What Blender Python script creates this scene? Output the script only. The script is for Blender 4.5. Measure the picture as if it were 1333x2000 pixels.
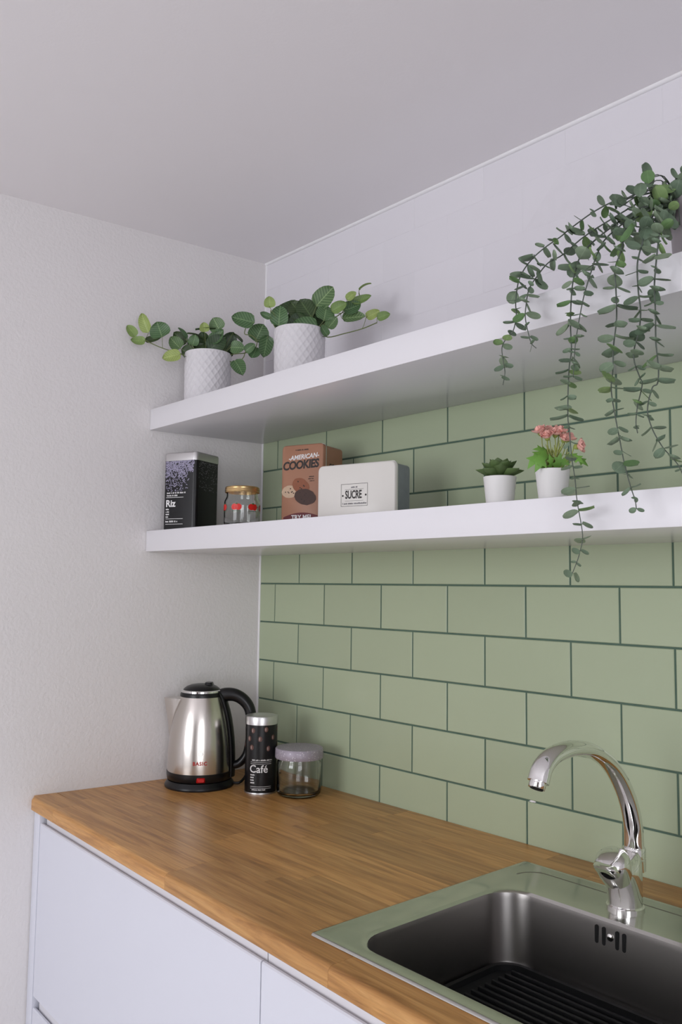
import bpy, bmesh, math, random
from mathutils import Vector, Matrix, Euler

random.seed(7)
for o in list(bpy.data.objects):
    bpy.data.objects.remove(o, do_unlink=True)
scene = bpy.context.scene
COL = scene.collection
PI = math.pi

# ------------------------------------------------------------------ camera
cam_data = bpy.data.cameras.new('camera')
cam = bpy.data.objects.new('camera', cam_data)
COL.objects.link(cam)
R_ = Vector((0.66328536, 0.74825868, 0.01270732))
U_ = Vector((0.05761253, -0.06798493, 0.99602151))
F_ = Vector((-0.74614565, 0.65991439, 0.08820248))
M_ = Matrix((R_, U_, -F_)).transposed().to_4x4()
M_.translation = Vector((1.90011676, -1.3858227, 1.34276264))
cam.matrix_world = M_
cam_data.sensor_fit = 'VERTICAL'
cam_data.sensor_height = 36.0
cam_data.sensor_width = 24.0
cam_data.lens = 1657.635 * 36.0 / 2000.0
cam_data.clip_start = 0.02
scene.camera = cam

# ------------------------------------------------------------------ light
world = bpy.data.worlds.new('overcast_sky')
scene.world = world
world.use_nodes = True
wb = world.node_tree.nodes['Background']
wb.inputs[0].default_value = (0.86, 0.91, 1.0, 1)
wb.inputs[1].default_value = 2.0

def area(name, loc, rot, sx, sy, power, color):
    l = bpy.data.lights.new(name, 'AREA')
    l.shape = 'RECTANGLE'; l.size = sx; l.size_y = sy; l.energy = power; l.color = color
    o = bpy.data.objects.new(name, l); COL.objects.link(o)
    o.location = loc; o.rotation_euler = rot
    return o
WIN = dict(x0=0.15, x1=1.55, z0=0.75, z1=2.05, y=-3.6)     # window in the wall opposite the tiles
area('window_daylight', ((WIN['x0'] + WIN['x1']) / 2, WIN['y'] - 0.16, (WIN['z0'] + WIN['z1']) / 2 + .03),
     (PI / 2, 0, 0), WIN['x1'] - WIN['x0'] - .06, WIN['z1'] - WIN['z0'] - .06, 44, (0.96, 0.965, 1.0))
FILL_WIN = dict(y0=-3.1, y1=-1.5, z0=0.25, z1=2.1, x=3.4)      # unseen opening added in the right-hand wall for fill light
area('side_fill_daylight', (FILL_WIN['x'] + .16, (FILL_WIN['y0'] + FILL_WIN['y1']) / 2, (FILL_WIN['z0'] + FILL_WIN['z1']) / 2),
     (PI / 2, 0, PI / 2), FILL_WIN['y1'] - FILL_WIN['y0'] - .06, FILL_WIN['z1'] - FILL_WIN['z0'] - .06, 40, (0.96, 0.965, 1.0))

vs = scene.view_settings
scene.display_settings.display_device = 'sRGB'
vs.view_transform = 'Standard'
vs.look = 'None'
vs.exposure = -0.46
vs.gamma = 1.0
vs.use_curve_mapping = False

# ------------------------------------------------------------------ constants (metres)
ZC = 0.8567            # worktop surface
ZCEIL = 2.254
H_T, W_T, X0_T, Z0_T = 0.103, 0.2038, 0.0692, 1.35
SL0, SL1, SU0, SU1 = 1.426, 1.4785, 1.737, 1.7905
Y_SH = -0.333
WALL_K = 0.10645       # left wall runs at x = WALL_K * y
def xw(y): return WALL_K * y
def yfront(x): return -0.5925 - 0.0415 * (x + 0.064)

# ------------------------------------------------------------------ materials
def srgb(r, g, b):
    f = lambda c: (c / 255 / 12.92) if c / 255 <= 0.04045 else ((c / 255 + 0.055) / 1.055) ** 2.4
    return (f(r), f(g), f(b), 1)

def mat(name, col, rough=0.5, metal=0.0, spec=0.5, var=0.0, vscale=8.0, bump=0.0, bscale=100.0, coat=0.0,
        trans=0.0, ior=1.45, objvar=0.0, aniso=0.0, sheen=0.0):
    """principled material with procedural tone variation and fine relief"""
    m = bpy.data.materials.new(name); m.use_nodes = True
    nt = m.node_tree; b = nt.nodes['Principled BSDF']
    b.inputs['Base Color'].default_value = col
    b.inputs['Roughness'].default_value = rough
    b.inputs['Metallic'].default_value = metal
    b.inputs['Specular IOR Level'].default_value = spec
    b.inputs['Coat Weight'].default_value = coat
    b.inputs['Coat Roughness'].default_value = 0.08
    b.inputs['Transmission Weight'].default_value = trans
    b.inputs['IOR'].default_value = ior
    if aniso: b.inputs['Anisotropic'].default_value = aniso
    tc = nt.nodes.new('ShaderNodeTexCoord')
    n = nt.nodes.new('ShaderNodeTexNoise'); n.inputs['Scale'].default_value = vscale; n.inputs['Detail'].default_value = 3
    nt.links.new(tc.outputs['Object'], n.inputs['Vector'])
    hsv = nt.nodes.new('ShaderNodeHueSaturation'); hsv.inputs['Color'].default_value = col
    mr = nt.nodes.new('ShaderNodeMapRange'); mr.inputs[3].default_value = 1 - var; mr.inputs[4].default_value = 1 + var
    nt.links.new(n.outputs['Fac'], mr.inputs[0])
    val = mr.outputs[0]
    if objvar:
        oi = nt.nodes.new('ShaderNodeObjectInfo')
        m2 = nt.nodes.new('ShaderNodeMapRange'); m2.inputs[3].default_value = 1 - objvar; m2.inputs[4].default_value = 1 + objvar
        nt.links.new(oi.outputs['Random'], m2.inputs[0])
        mu = nt.nodes.new('ShaderNodeMath'); mu.operation = 'MULTIPLY'
        nt.links.new(val, mu.inputs[0]); nt.links.new(m2.outputs[0], mu.inputs[1]); val = mu.outputs[0]
    nt.links.new(val, hsv.inputs['Value'])
    nt.links.new(hsv.outputs['Color'], b.inputs['Base Color'])
    if bump:
        n2 = nt.nodes.new('ShaderNodeTexNoise'); n2.inputs['Scale'].default_value = bscale; n2.inputs['Detail'].default_value = 4
        nt.links.new(tc.outputs['Object'], n2.inputs['Vector'])
        bp = nt.nodes.new('ShaderNodeBump'); bp.inputs['Strength'].default_value = bump; bp.inputs['Distance'].default_value = 0.004
        nt.links.new(n2.outputs['Fac'], bp.inputs['Height']); nt.links.new(bp.outputs[0], b.inputs['Normal'])
    return m

def wood_mat():
    m = bpy.data.materials.new('oiled_oak'); m.use_nodes = True
    nt = m.node_tree; L = nt.links; b = nt.nodes['Principled BSDF']
    tc = nt.nodes.new('ShaderNodeTexCoord'); oi = nt.nodes.new('ShaderNodeObjectInfo')
    off = nt.nodes.new('ShaderNodeVectorMath'); off.operation = 'SCALE'; off.inputs[0].default_value = (13.0, 7.0, 5.0)
    L.new(oi.outputs['Random'], off.inputs['Scale'])
    add = nt.nodes.new('ShaderNodeVectorMath'); L.new(tc.outputs['Object'], add.inputs[0]); L.new(off.outputs[0], add.inputs[1])
    def noise(scale, sx, sy, detail, rough=.55, dist=0):
        mp = nt.nodes.new('ShaderNodeMapping'); mp.inputs['Scale'].default_value = (sx, sy, sy)
        L.new(add.outputs[0], mp.inputs['Vector'])
        n = nt.nodes.new('ShaderNodeTexNoise'); n.inputs['Scale'].default_value = scale; n.inputs['Detail'].default_value = detail
        n.inputs['Roughness'].default_value = rough; n.inputs['Distortion'].default_value = dist
        L.new(mp.outputs[0], n.inputs['Vector']); return n
    grain = noise(9, .55, 9, 6, .6, .6); fine = noise(30, .5, 14, 3)
    r1 = nt.nodes.new('ShaderNodeValToRGB')
    r1.color_ramp.elements[0].position = .28; r1.color_ramp.elements[0].color = srgb(150, 102, 52)
    r1.color_ramp.elements[1].position = .72; r1.color_ramp.elements[1].color = srgb(212, 162, 100)
    e = r1.color_ramp.elements.new(.5); e.color = srgb(190, 138, 78)
    L.new(grain.outputs['Fac'], r1.inputs[0])
    m2 = nt.nodes.new('ShaderNodeMapRange'); m2.inputs[3].default_value = .82; m2.inputs[4].default_value = 1.14
    L.new(oi.outputs['Random'], m2.inputs[0])
    m3 = nt.nodes.new('ShaderNodeMapRange'); m3.inputs[1].default_value = .3; m3.inputs[2].default_value = .7
    m3.inputs[3].default_value = .88; m3.inputs[4].default_value = 1.08
    L.new(fine.outputs['Fac'], m3.inputs[0])
    mu = nt.nodes.new('ShaderNodeMath'); mu.operation = 'MULTIPLY'; L.new(m2.outputs[0], mu.inputs[0]); L.new(m3.outputs[0], mu.inputs[1])
    hsv = nt.nodes.new('ShaderNodeHueSaturation'); hsv.inputs['Saturation'].default_value = 1.0
    L.new(r1.outputs[0], hsv.inputs['Color']); L.new(mu.outputs[0], hsv.inputs['Value'])
    L.new(hsv.outputs[0], b.inputs['Base Color'])
    b.inputs['Roughness'].default_value = .36
    bp = nt.nodes.new('ShaderNodeBump'); bp.inputs['Strength'].default_value = .12; bp.inputs['Distance'].default_value = .001
    L.new(fine.outputs['Fac'], bp.inputs['Height']); L.new(bp.outputs[0], b.inputs['Normal'])
    return m

def leaf_mat(name, base, vein, rough=.5, veins=True, edge=None):
    """leaf colour with pale side veins; mesh x = along the leaf (0..1), y = across"""
    m = bpy.data.materials.new(name); m.use_nodes = True
    nt = m.node_tree; L = nt.links; b = nt.nodes['Principled BSDF']
    tc = nt.nodes.new('ShaderNodeTexCoord'); oi = nt.nodes.new('ShaderNodeObjectInfo')
    sx = nt.nodes.new('ShaderNodeSeparateXYZ'); L.new(tc.outputs['Object'], sx.inputs[0])
    ab = nt.nodes.new('ShaderNodeMath'); ab.operation = 'ABSOLUTE'; L.new(sx.outputs[1], ab.inputs[0])
    mu = nt.nodes.new('ShaderNodeMath'); mu.operation = 'MULTIPLY_ADD'; mu.inputs[1].default_value = -.55
    L.new(ab.outputs[0], mu.inputs[0]); L.new(sx.outputs[0], mu.inputs[2])
    sc = nt.nodes.new('ShaderNodeMath'); sc.operation = 'MULTIPLY'; sc.inputs[1].default_value = 48; L.new(mu.outputs[0], sc.inputs[0])
    sn = nt.nodes.new('ShaderNodeMath'); sn.operation = 'SINE'; L.new(sc.outputs[0], sn.inputs[0])
    g = nt.nodes.new('ShaderNodeMapRange'); g.inputs[1].default_value = .72; g.inputs[2].default_value = 1.0
    g.inputs[4].default_value = .55 if veins else 0.0
    L.new(sn.outputs[0], g.inputs[0])
    mid = nt.nodes.new('ShaderNodeMapRange'); mid.inputs[1].default_value = .012; mid.inputs[2].default_value = .03
    mid.inputs[3].default_value = .7 if veins else .35; mid.inputs[4].default_value = 0
    L.new(ab.outputs[0], mid.inputs[0])
    mx = nt.nodes.new('ShaderNodeMath'); mx.operation = 'MAXIMUM'; L.new(g.outputs[0], mx.inputs[0]); L.new(mid.outputs[0], mx.inputs[1])
    nz = nt.nodes.new('ShaderNodeTexNoise'); nz.inputs['Scale'].default_value = 3; L.new(tc.outputs['Object'], nz.inputs['Vector'])
    mix = nt.nodes.new('ShaderNodeMix'); mix.data_type = 'RGBA'
    mix.inputs[6].default_value = base; mix.inputs[7].default_value = vein
    L.new(mx.outputs[0], mix.inputs[0])
    hsv = nt.nodes.new('ShaderNodeHueSaturation')
    a = nt.nodes.new('ShaderNodeMapRange'); a.inputs[3].default_value = .74; a.inputs[4].default_value = 1.2; L.new(oi.outputs['Random'], a.inputs[0])
    c = nt.nodes.new('ShaderNodeMapRange'); c.inputs[3].default_value = .8; c.inputs[4].default_value = 1.2; L.new(nz.outputs['Fac'], c.inputs[0])
    v = nt.nodes.new('ShaderNodeMath'); v.operation = 'MULTIPLY'; L.new(a.outputs[0], v.inputs[0]); L.new(c.outputs[0], v.inputs[1])
    hu = nt.nodes.new('ShaderNodeMapRange'); hu.inputs[3].default_value = .515; hu.inputs[4].default_value = .47
    L.new(oi.outputs['Random'], hu.inputs[0]); L.new(hu.outputs[0], hsv.inputs['Hue'])
    L.new(v.outputs[0], hsv.inputs['Value']); L.new(mix.outputs[2], hsv.inputs['Color'])
    L.new(hsv.outputs[0], b.inputs['Base Color'])
    b.inputs['Roughness'].default_value = rough
    b.inputs['Specular IOR Level'].default_value = .35
    return m

def glitter_mat():
    m = bpy.data.materials.new('lilac_glitter_enamel'); m.use_nodes = True
    nt = m.node_tree; L = nt.links; b = nt.nodes['Principled BSDF']
    tc = nt.nodes.new('ShaderNodeTexCoord')
    v = nt.nodes.new('ShaderNodeTexVoronoi'); v.inputs['Scale'].default_value = 190; L.new(tc.outputs['Object'], v.inputs['Vector'])
    r = nt.nodes.new('ShaderNodeValToRGB'); r.color_ramp.elements[0].position = .12; r.color_ramp.elements[0].color = srgb(208, 203, 210)
    r.color_ramp.elements[1].position = .3; r.color_ramp.elements[1].color = srgb(160, 152, 164)
    L.new(v.outputs['Distance'], r.inputs[0]); L.new(r.outputs[0], b.inputs['Base Color'])
    b.inputs['Roughness'].default_value = .45; b.inputs['Metallic'].default_value = .2
    return m

M = {}
M['plaster'] = mat('white_plaster', srgb(224, 220, 220), .9, spec=.2, var=.02, vscale=3, bump=.32, bscale=130)
M['ceiling'] = mat('ceiling_paint', srgb(238, 234, 236), .9, spec=.2, var=.01, vscale=2, bump=.05, bscale=180)
M['room'] = mat('room_paint', srgb(232, 230, 230), .9, spec=.2, var=.01)
M['floor'] = mat('pale_floor_tiles', srgb(206, 204, 202), .4, var=.04, vscale=4)
M['tile'] = mat('green_glazed_tile', srgb(172, 183, 154), .2, spec=.4, var=.025, vscale=3, objvar=.035, bump=.02, bscale=14)
M['grout'] = mat('dark_green_grout', srgb(84, 106, 92), .9, var=.12, vscale=60)
M['wtile'] = mat('white_painted_tile', srgb(226, 223, 228), .45, spec=.35, var=.01, objvar=.01, bump=.04, bscale=20)
M['wgrout'] = mat('white_painted_grout', srgb(224, 221, 226), .6, var=.03, vscale=40)
M['caulk'] = mat('white_caulk', srgb(236, 234, 236), .5, var=.01)
M['lacquer'] = mat('white_lacquer', srgb(228, 226, 230), .22, spec=.5, var=.005)
M['cabinet'] = mat('white_cabinet_lacquer', srgb(216, 217, 227), .42, spec=.4, var=.005)
M['wood'] = wood_mat()
M['steel'] = mat('brushed_steel', (.62, .60, .57, 1), .27, metal=1, var=.03, vscale=40)
M['bowl'] = mat('darkened_satin_steel', (.27, .255, .245, 1), .30, metal=1, var=.04, vscale=20)  # steel darkened in its colour to imitate the dark reflections inside the bowl
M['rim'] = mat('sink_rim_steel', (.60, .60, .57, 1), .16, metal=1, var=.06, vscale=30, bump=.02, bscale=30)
M['chrome'] = mat('chrome', (.80, .79, .78, 1), .05, metal=1, var=.0)
M['kettle_steel'] = mat('kettle_steel', (.68, .64, .60, 1), .22, metal=1, var=.02, vscale=30)
M['tin'] = mat('matt_tin', (.62, .61, .61, 1), .35, metal=1, var=.03)
M['black'] = mat('black_plastic', srgb(18, 18, 20), .32, spec=.45, var=.05)
M['rubber'] = mat('black_rubber', srgb(22, 23, 24), .55, var=.1, vscale=30)
M['dark'] = mat('slot_black', srgb(6, 6, 6), .8)
M['red'] = mat('red_switch', srgb(190, 18, 14), .35, var=.05)
M['redprint'] = mat('red_print', srgb(172, 34, 30), .5, var=.05)
M['blacktin'] = mat('black_printed_tin', srgb(14, 14, 17), .33, spec=.45, var=.1)
M['whiteprint'] = mat('white_print', srgb(226, 224, 224), .55, var=.02)
M['greyprint'] = mat('grey_print', srgb(120, 118, 122), .55, var=.02)
M['lilacprint'] = mat('rice_print', srgb(150, 145, 168), .55, var=.3, vscale=90)
M['beanprint'] = mat('bean_print', srgb(96, 66, 58), .5, var=.3, vscale=90)
M['beanlight'] = mat('bean_highlight_print', srgb(170, 150, 145), .5, var=.2, vscale=90)
M['glass'] = mat('clear_glass', (.97, .985, .975, 1), .01, trans=1, ior=1.45)
M['gold'] = mat('gold_lid', (.72, .50, .24, 1), .28, metal=1, var=.05)
M['tomato'] = mat('tomato_print', srgb(206, 34, 26), .35, var=.15, vscale=60)
M['leafprint'] = mat('leaf_print', srgb(60, 96, 50), .4, var=.15, vscale=60)
M['glitter'] = glitter_mat()
M['kraft'] = mat('kraft_cookie_print', srgb(168, 122, 98), .42, spec=.4, var=.07, vscale=9)
M['cookie1'] = mat('pale_cookie_print', srgb(196, 168, 142), .5, var=.18, vscale=120)
M['cookie2'] = mat('brown_cookie_print', srgb(140, 82, 54), .5, var=.2, vscale=120)
M['cookie3'] = mat('dark_cookie_print', srgb(66, 42, 34), .5, var=.25, vscale=120)
M['chip'] = mat('chocolate_chip_print', srgb(46, 28, 22), .5, var=.1)
M['maroon'] = mat('maroon_banner_print', srgb(98, 30, 34), .45, var=.05)
M['blackprint'] = mat('black_print', srgb(38, 32, 30), .5, var=.05)
M['cream'] = mat('cream_enamel', srgb(222, 218, 212), .35, spec=.45, var=.012, vscale=6)
M['sugar_side'] = mat('grey_fabric_print', srgb(128, 134, 138), .45, var=.16, vscale=60)
M['pot'] = mat('white_ceramic', srgb(232, 230, 228), .5, var=.01)
M['potline'] = mat('white_embossed_ceramic', srgb(214, 211, 214), .6, var=.015)
M['bucket'] = mat('grey_zinc', srgb(166, 158, 162), .5, metal=.0, var=.06)
M['soil'] = mat('dark_soil', srgb(52, 44, 36), .95, var=.3, vscale=80, bump=.6, bscale=200)
M['succulent'] = mat('succulent_green', srgb(86, 108, 62), .5, var=.14, vscale=30, objvar=.15)
M['flowerleaf'] = mat('fresh_leaf_green', srgb(112, 160, 70), .45, var=.2, vscale=30, objvar=.2)
M['flowerstem'] = mat('olive_stem_green', srgb(150, 160, 84), .5, var=.2, vscale=60, objvar=.2)
M['petal'] = mat('salmon_petal', srgb(250, 192, 180), .6, var=.16, vscale=60, objvar=.16)
M['vinestem'] = mat('vine_stem', srgb(104, 116, 66), .5, var=.15, vscale=40)
M['eucstem'] = mat('eucalyptus_stem', srgb(84, 92, 84), .6, var=.15, vscale=40)
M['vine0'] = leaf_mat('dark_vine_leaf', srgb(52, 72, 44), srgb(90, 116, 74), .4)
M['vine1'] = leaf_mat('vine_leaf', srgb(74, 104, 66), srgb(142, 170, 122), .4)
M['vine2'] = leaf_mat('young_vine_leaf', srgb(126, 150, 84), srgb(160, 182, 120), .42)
M['euc'] = leaf_mat('eucalyptus_leaf', srgb(112, 131, 108), srgb(150, 168, 142), .6, veins=False)
M['euc2'] = leaf_mat('green_eucalyptus_leaf', srgb(108, 138, 88), srgb(144, 170, 118), .55, veins=False)
M['dooroak'] = mat('dark_door_wood', srgb(62, 44, 32), .45, var=.15, vscale=12)
M['winframe'] = mat('window_paint', srgb(238, 238, 238), .4, var=.01)
M['bluegrey'] = mat('grey_logo_print', srgb(104, 84, 70), .4, var=.05)

# ------------------------------------------------------------------ mesh helpers
def mesh(name, verts, faces, smooth=None):
    me = bpy.data.meshes.new(name)
    me.from_pydata([tuple(v) for v in verts], [], faces)
    me.update()
    if smooth is not None:
        me.polygons.foreach_set('use_smooth', [True] * len(me.polygons))
        me.set_sharp_from_angle(angle=math.radians(smooth))
    return me

def fix(me):
    bm = bmesh.new(); bm.from_mesh(me)
    bmesh.ops.recalc_face_normals(bm, faces=bm.faces)
    bm.to_mesh(me); bm.free(); return me

def obj(name, me, m=None, parent=None, loc=None, rot=None, scale=None):
    o = bpy.data.objects.new(name, me); COL.objects.link(o)
    if m is not None and len(me.materials) == 0: me.materials.append(M[m] if isinstance(m, str) else m)
    if parent: o.parent = parent
    if loc is not None: o.location = loc
    if rot is not None: o.rotation_euler = rot
    if scale is not None: o.scale = scale
    return o

def tag(o, label, cat, group=None):
    o['label'] = label; o['category'] = cat
    if group: o['group'] = group
    return o

def thing(name, label, cat, loc=(0, 0, 0), rz=0, group=None):
    o = bpy.data.objects.new(name, None); COL.objects.link(o)
    o.empty_display_size = .02; o.location = loc; o.rotation_euler = (0, 0, rz)
    return tag(o, label, cat, group)

def struct(o):
    o['kind'] = 'structure'; return o

def box(x0, x1, y0, y1, z0, z1, bev=0.0, seg=2, name='box'):
    bm = bmesh.new()
    bmesh.ops.create_cube(bm, size=1)
    for v in bm.verts:
        v.co = Vector((x0 + (v.co.x + .5) * (x1 - x0), y0 + (v.co.y + .5) * (y1 - y0), z0 + (v.co.z + .5) * (z1 - z0)))
    if bev: bmesh.ops.bevel(bm, geom=bm.edges[:], offset=bev, segments=seg, profile=.5, affect='EDGES')
    me = bpy.data.meshes.new(name); bm.to_mesh(me); bm.free()
    if bev:
        me.polygons.foreach_set('use_smooth', [True] * len(me.polygons)); me.set_sharp_from_angle(angle=math.radians(35))
    return me

def prism(poly, z0, z1, bev=0.0, name='prism', seg=2):
    bm = bmesh.new()
    vs_ = [bm.verts.new((x, y, z0)) for x, y in poly]
    f = bm.faces.new(vs_)
    r = bmesh.ops.extrude_face_region(bm, geom=[f])
    for v in r['geom']:
        if isinstance(v, bmesh.types.BMVert): v.co.z = z1
    bmesh.ops.recalc_face_normals(bm, faces=bm.faces)
    if bev: bmesh.ops.bevel(bm, geom=bm.edges[:], offset=bev, segments=seg, profile=.5, affect='EDGES')
    me = bpy.data.meshes.new(name); bm.to_mesh(me); bm.free()
    if bev:
        me.polygons.foreach_set('use_smooth', [True] * len(me.polygons)); me.set_sharp_from_angle(angle=math.radians(35))
    return me

def lathe(prof, seg=48, name='lathe', smooth=40, close=False):
    verts, faces = [], []
    n = len(prof)
    for r, z in prof:
        for k in range(seg):
            a = 2 * PI * k / seg; verts.append((r * math.cos(a), r * math.sin(a), z))
    for i in range(n - 1):
        for k in range(seg):
            k2 = (k + 1) % seg
            faces.append((i * seg + k, i * seg + k2, (i + 1) * seg + k2, (i + 1) * seg + k))
    if close:
        for k in range(seg):
            k2 = (k + 1) % seg
            faces.append(((n - 1) * seg + k, (n - 1) * seg + k2, k2, k))
    else:
        if prof[0][0] > 1e-5: faces.append(tuple(range(seg - 1, -1, -1)))
        if prof[-1][0] > 1e-5: faces.append(tuple((n - 1) * seg + k for k in range(seg)))
    me = mesh(name, verts, faces)
    bm = bmesh.new(); bm.from_mesh(me); bmesh.ops.remove_doubles(bm, verts=bm.verts, dist=1e-6)
    bmesh.ops.recalc_face_normals(bm, faces=bm.faces); bm.to_mesh(me); bm.free()
    me.polygons.foreach_set('use_smooth', [True] * len(me.polygons)); me.set_sharp_from_angle(angle=math.radians(smooth))
    return me

def spline(pts, n=6):
    """Catmull-Rom through pts"""
    P = [Vector(p) for p in pts]; out = []
    for i in range(len(P) - 1):
        a = P[i - 1] if i else P[0] * 2 - P[1]; b, c = P[i], P[i + 1]
        d = P[i + 2] if i + 2 < len(P) else P[-1] * 2 - P[-2]
        for k in range(n):
            t = k / n
            out.append(.5 * ((2 * b) + (c - a) * t + (2 * a - 5 * b + 4 * c - d) * t * t + (3 * b - a - 3 * c + d) * t ** 3))
    out.append(P[-1]); return out

def tube(pts, rad, seg=10, name='tube', ell=None, up=None, caps=True):
    """sweep; rad float or list (or list of (ra, rb) with fixed side vector `up`)"""
    P = [Vector(p) for p in pts]; n = len(P)
    if not isinstance(rad, (list, tuple)): rad = [rad] * n
    verts, faces = [], []
    T0 = (P[1] - P[0]).normalized()
    N = Vector((0, 0, 1)) if abs(T0.z) < .9 else Vector((1, 0, 0))
    N = (N - T0 * N.dot(T0)).normalized()
    for i in range(n):
        T = (P[min(i + 1, n - 1)] - P[max(i - 1, 0)]).normalized()
        if up is not None:
            S = Vector(up); S = (S - T * S.dot(T)).normalized(); N = T.cross(S)
        else:
            N = (N - T * N.dot(T)).normalized(); S = T.cross(N)
        ra, rb = (rad[i] if isinstance(rad[i], (tuple, list)) else (rad[i], rad[i]))
        for k in range(seg):
            a = 2 * PI * k / seg
            verts.append(P[i] + N * (ra * math.cos(a)) + S * (rb * math.sin(a)))
    for i in range(n - 1):
        for k in range(seg):
            k2 = (k + 1) % seg
            faces.append((i * seg + k, i * seg + k2, (i + 1) * seg + k2, (i + 1) * seg + k))
    if caps:
        faces.append(tuple(range(seg - 1, -1, -1))); faces.append(tuple((n - 1) * seg + k for k in range(seg)))
    me = mesh(name, verts, faces); fix(me)
    me.polygons.foreach_set('use_smooth', [True] * len(me.polygons)); me.set_sharp_from_angle(angle=math.radians(50))
    return me

def rrect(w, h, r, n=5, cx=0, cy=0):
    pts = []
    for sx, sy, a0 in ((1, 1, 0), (-1, 1, PI / 2), (-1, -1, PI), (1, -1, 3 * PI / 2)):
        for k in range(n + 1):
            a = a0 + (PI / 2) * k / n
            pts.append((cx + sx * (w / 2 - r) + r * math.cos(a), cy + sy * (h / 2 - r) + r * math.sin(a)))
    return pts

def loft(loops, cap0=True, cap1=True, smooth=40, name='loft'):
    n = len(loops[0]); verts = [v for l in loops for v in l]; faces = []
    for i in range(len(loops) - 1):
        for k in range(n):
            k2 = (k + 1) % n
            faces.append((i * n + k, i * n + k2, (i + 1) * n + k2, (i + 1) * n + k))
    if cap0: faces.append(tuple(range(n - 1, -1, -1)))
    if cap1: faces.append(tuple((len(loops) - 1) * n + k for k in range(n)))
    me = mesh(name, verts, faces); fix(me)
    me.polygons.foreach_set('use_smooth', [True] * len(me.polygons)); me.set_sharp_from_angle(angle=math.radians(smooth))
    return me

def join(meshes, name='joined'):
    bm = bmesh.new()
    for me in meshes: bm.from_mesh(me)
    out = bpy.data.meshes.new(name); bm.to_mesh(out); bm.free(); return out

def text_mesh(body, size, bold=0.0, shear=0.0, spacing=1.0):
    c = bpy.data.curves.new('lettering', 'FONT'); c.body = body; c.size = size
    c.align_x = 'CENTER'; c.align_y = 'CENTER'; c.offset = bold; c.shear = shear; c.space_character = spacing
    c.resolution_u = 3; c.fill_mode = 'FRONT'
    o = bpy.data.objects.new('lettering', c); COL.objects.link(o)
    bpy.context.view_layer.update()
    me = bpy.data.meshes.new_from_object(o.evaluated_get(bpy.context.evaluated_depsgraph_get()))
    bpy.data.objects.remove(o, do_unlink=True); me.materials.clear()
    return me

def flat(parent, name, me, m, x, z, y, rz=0, sx=1, sz=1):
    """put a flat xy mesh on a face that looks along local -y"""
    o = obj(name, me, m, parent)
    o.matrix_local = Matrix.Translation((x, y, z)) @ Matrix.Rotation(PI / 2, 4, 'X') @ Matrix.Rotation(rz, 4, 'Z') @ Matrix.Diagonal((sx, sz, 1, 1))
    return o

def bars(rects):
    v, f = [], []
    for x0, y0, x1, y1 in rects:
        i = len(v); v += [(x0, y0, 0), (x1, y0, 0), (x1, y1, 0), (x0, y1, 0)]; f.append((i, i + 1, i + 2, i + 3))
    return mesh('printed_lines', v, f)

def scribble(x, y, n, h, rng, w=None):
    """unreadable small print: a run of short strokes"""
    out = []; cx = x
    for _ in range(n):
        ww = h * rng.uniform(.35, .8); out.append((cx, y, cx + ww * .75, y + h * rng.uniform(.65, 1))); cx += ww
        if rng.random() < .15: cx += h * .5
    return out

def disc(rx, rz, n=24, irregular=0.0, rng=random):
    v = [(0, 0, 0)]; f = []
    for k in range(n):
        a = 2 * PI * k / n; q = 1 + rng.uniform(-irregular, irregular)
        v.append((rx * q * math.cos(a), rz * q * math.sin(a), 0))
    for k in range(n): f.append((0, 1 + k, 1 + (k + 1) % n))
    return mesh('disc', v, f)

def wrap(me, a0, rfun, z0, lift=.0005):
    """bend a flat xy mesh round a vertical axis at angle a0"""
    for v in me.vertices:
        z = z0 + v.co.y; r = rfun(z) + lift
        a = a0 + v.co.x / r
        v.co = Vector((r * math.cos(a), r * math.sin(a), z))
    me.update(); return me

def interp(prof):
    P = sorted(prof, key=lambda q: q[1])
    def f(z):
        for (r0, z0), (r1, z1) in zip(P, P[1:]):
            if z0 <= z <= z1 and z1 > z0: return r0 + (r1 - r0) * (z - z0) / (z1 - z0)
        return P[0][0] if z < P[0][1] else P[-1][0]
    return f

# ================================================================== THE SETTING
XR, YR = 3.4, WIN['y']
# left wall (runs a little off square from the tiled wall)
poly = [(xw(.15), .15), (xw(YR - .1), YR - .1), (xw(YR - .1) - .12, YR - .1), (xw(.15) - .12, .15)]
struct(obj('wall_left', prism(poly, 0, ZCEIL), 'plaster'))
struct(obj('ceiling', box(-.7, XR + .1, YR - .1, .15, ZCEIL, ZCEIL + .1), 'ceiling'))
struct(obj('floor', box(-.7, XR + .1, YR - .1, .15, -.1, 0), 'floor'))
q = FILL_WIN
struct(obj('wall_right', join([box(XR, XR + .12, YR - .12, q['y0'], 0, ZCEIL), box(XR, XR + .12, q['y1'], .15, 0, ZCEIL),
    box(XR, XR + .12, q['y0'], q['y1'], 0, q['z0']), box(XR, XR + .12, q['y0'], q['y1'], q['z1'], ZCEIL)]), 'room'))
wg = bpy.data.objects.new('added_fill_window', None); COL.objects.link(wg); struct(wg)  # unseen window, added to brighten the left wall and ceiling
t = .055
obj('window_frame', join([box(XR + .03, XR + .09, q['y0'], q['y0'] + t, q['z0'], q['z1']), box(XR + .03, XR + .09, q['y1'] - t, q['y1'], q['z0'], q['z1']),
    box(XR + .03, XR + .09, q['y0'], q['y1'], q['z0'], q['z0'] + t), box(XR + .03, XR + .09, q['y0'], q['y1'], q['z1'] - t, q['z1']),
    box(XR + .03, XR + .09, (q['y0'] + q['y1']) / 2 - .04, (q['y0'] + q['y1']) / 2 + .04, q['z0'], q['z1'])]), 'winframe', wg)
dr1 = bpy.data.objects.new('added_dark_door', None); COL.objects.link(dr1); struct(dr1)  # unseen door, added to give the chrome dark stripes to reflect
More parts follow.
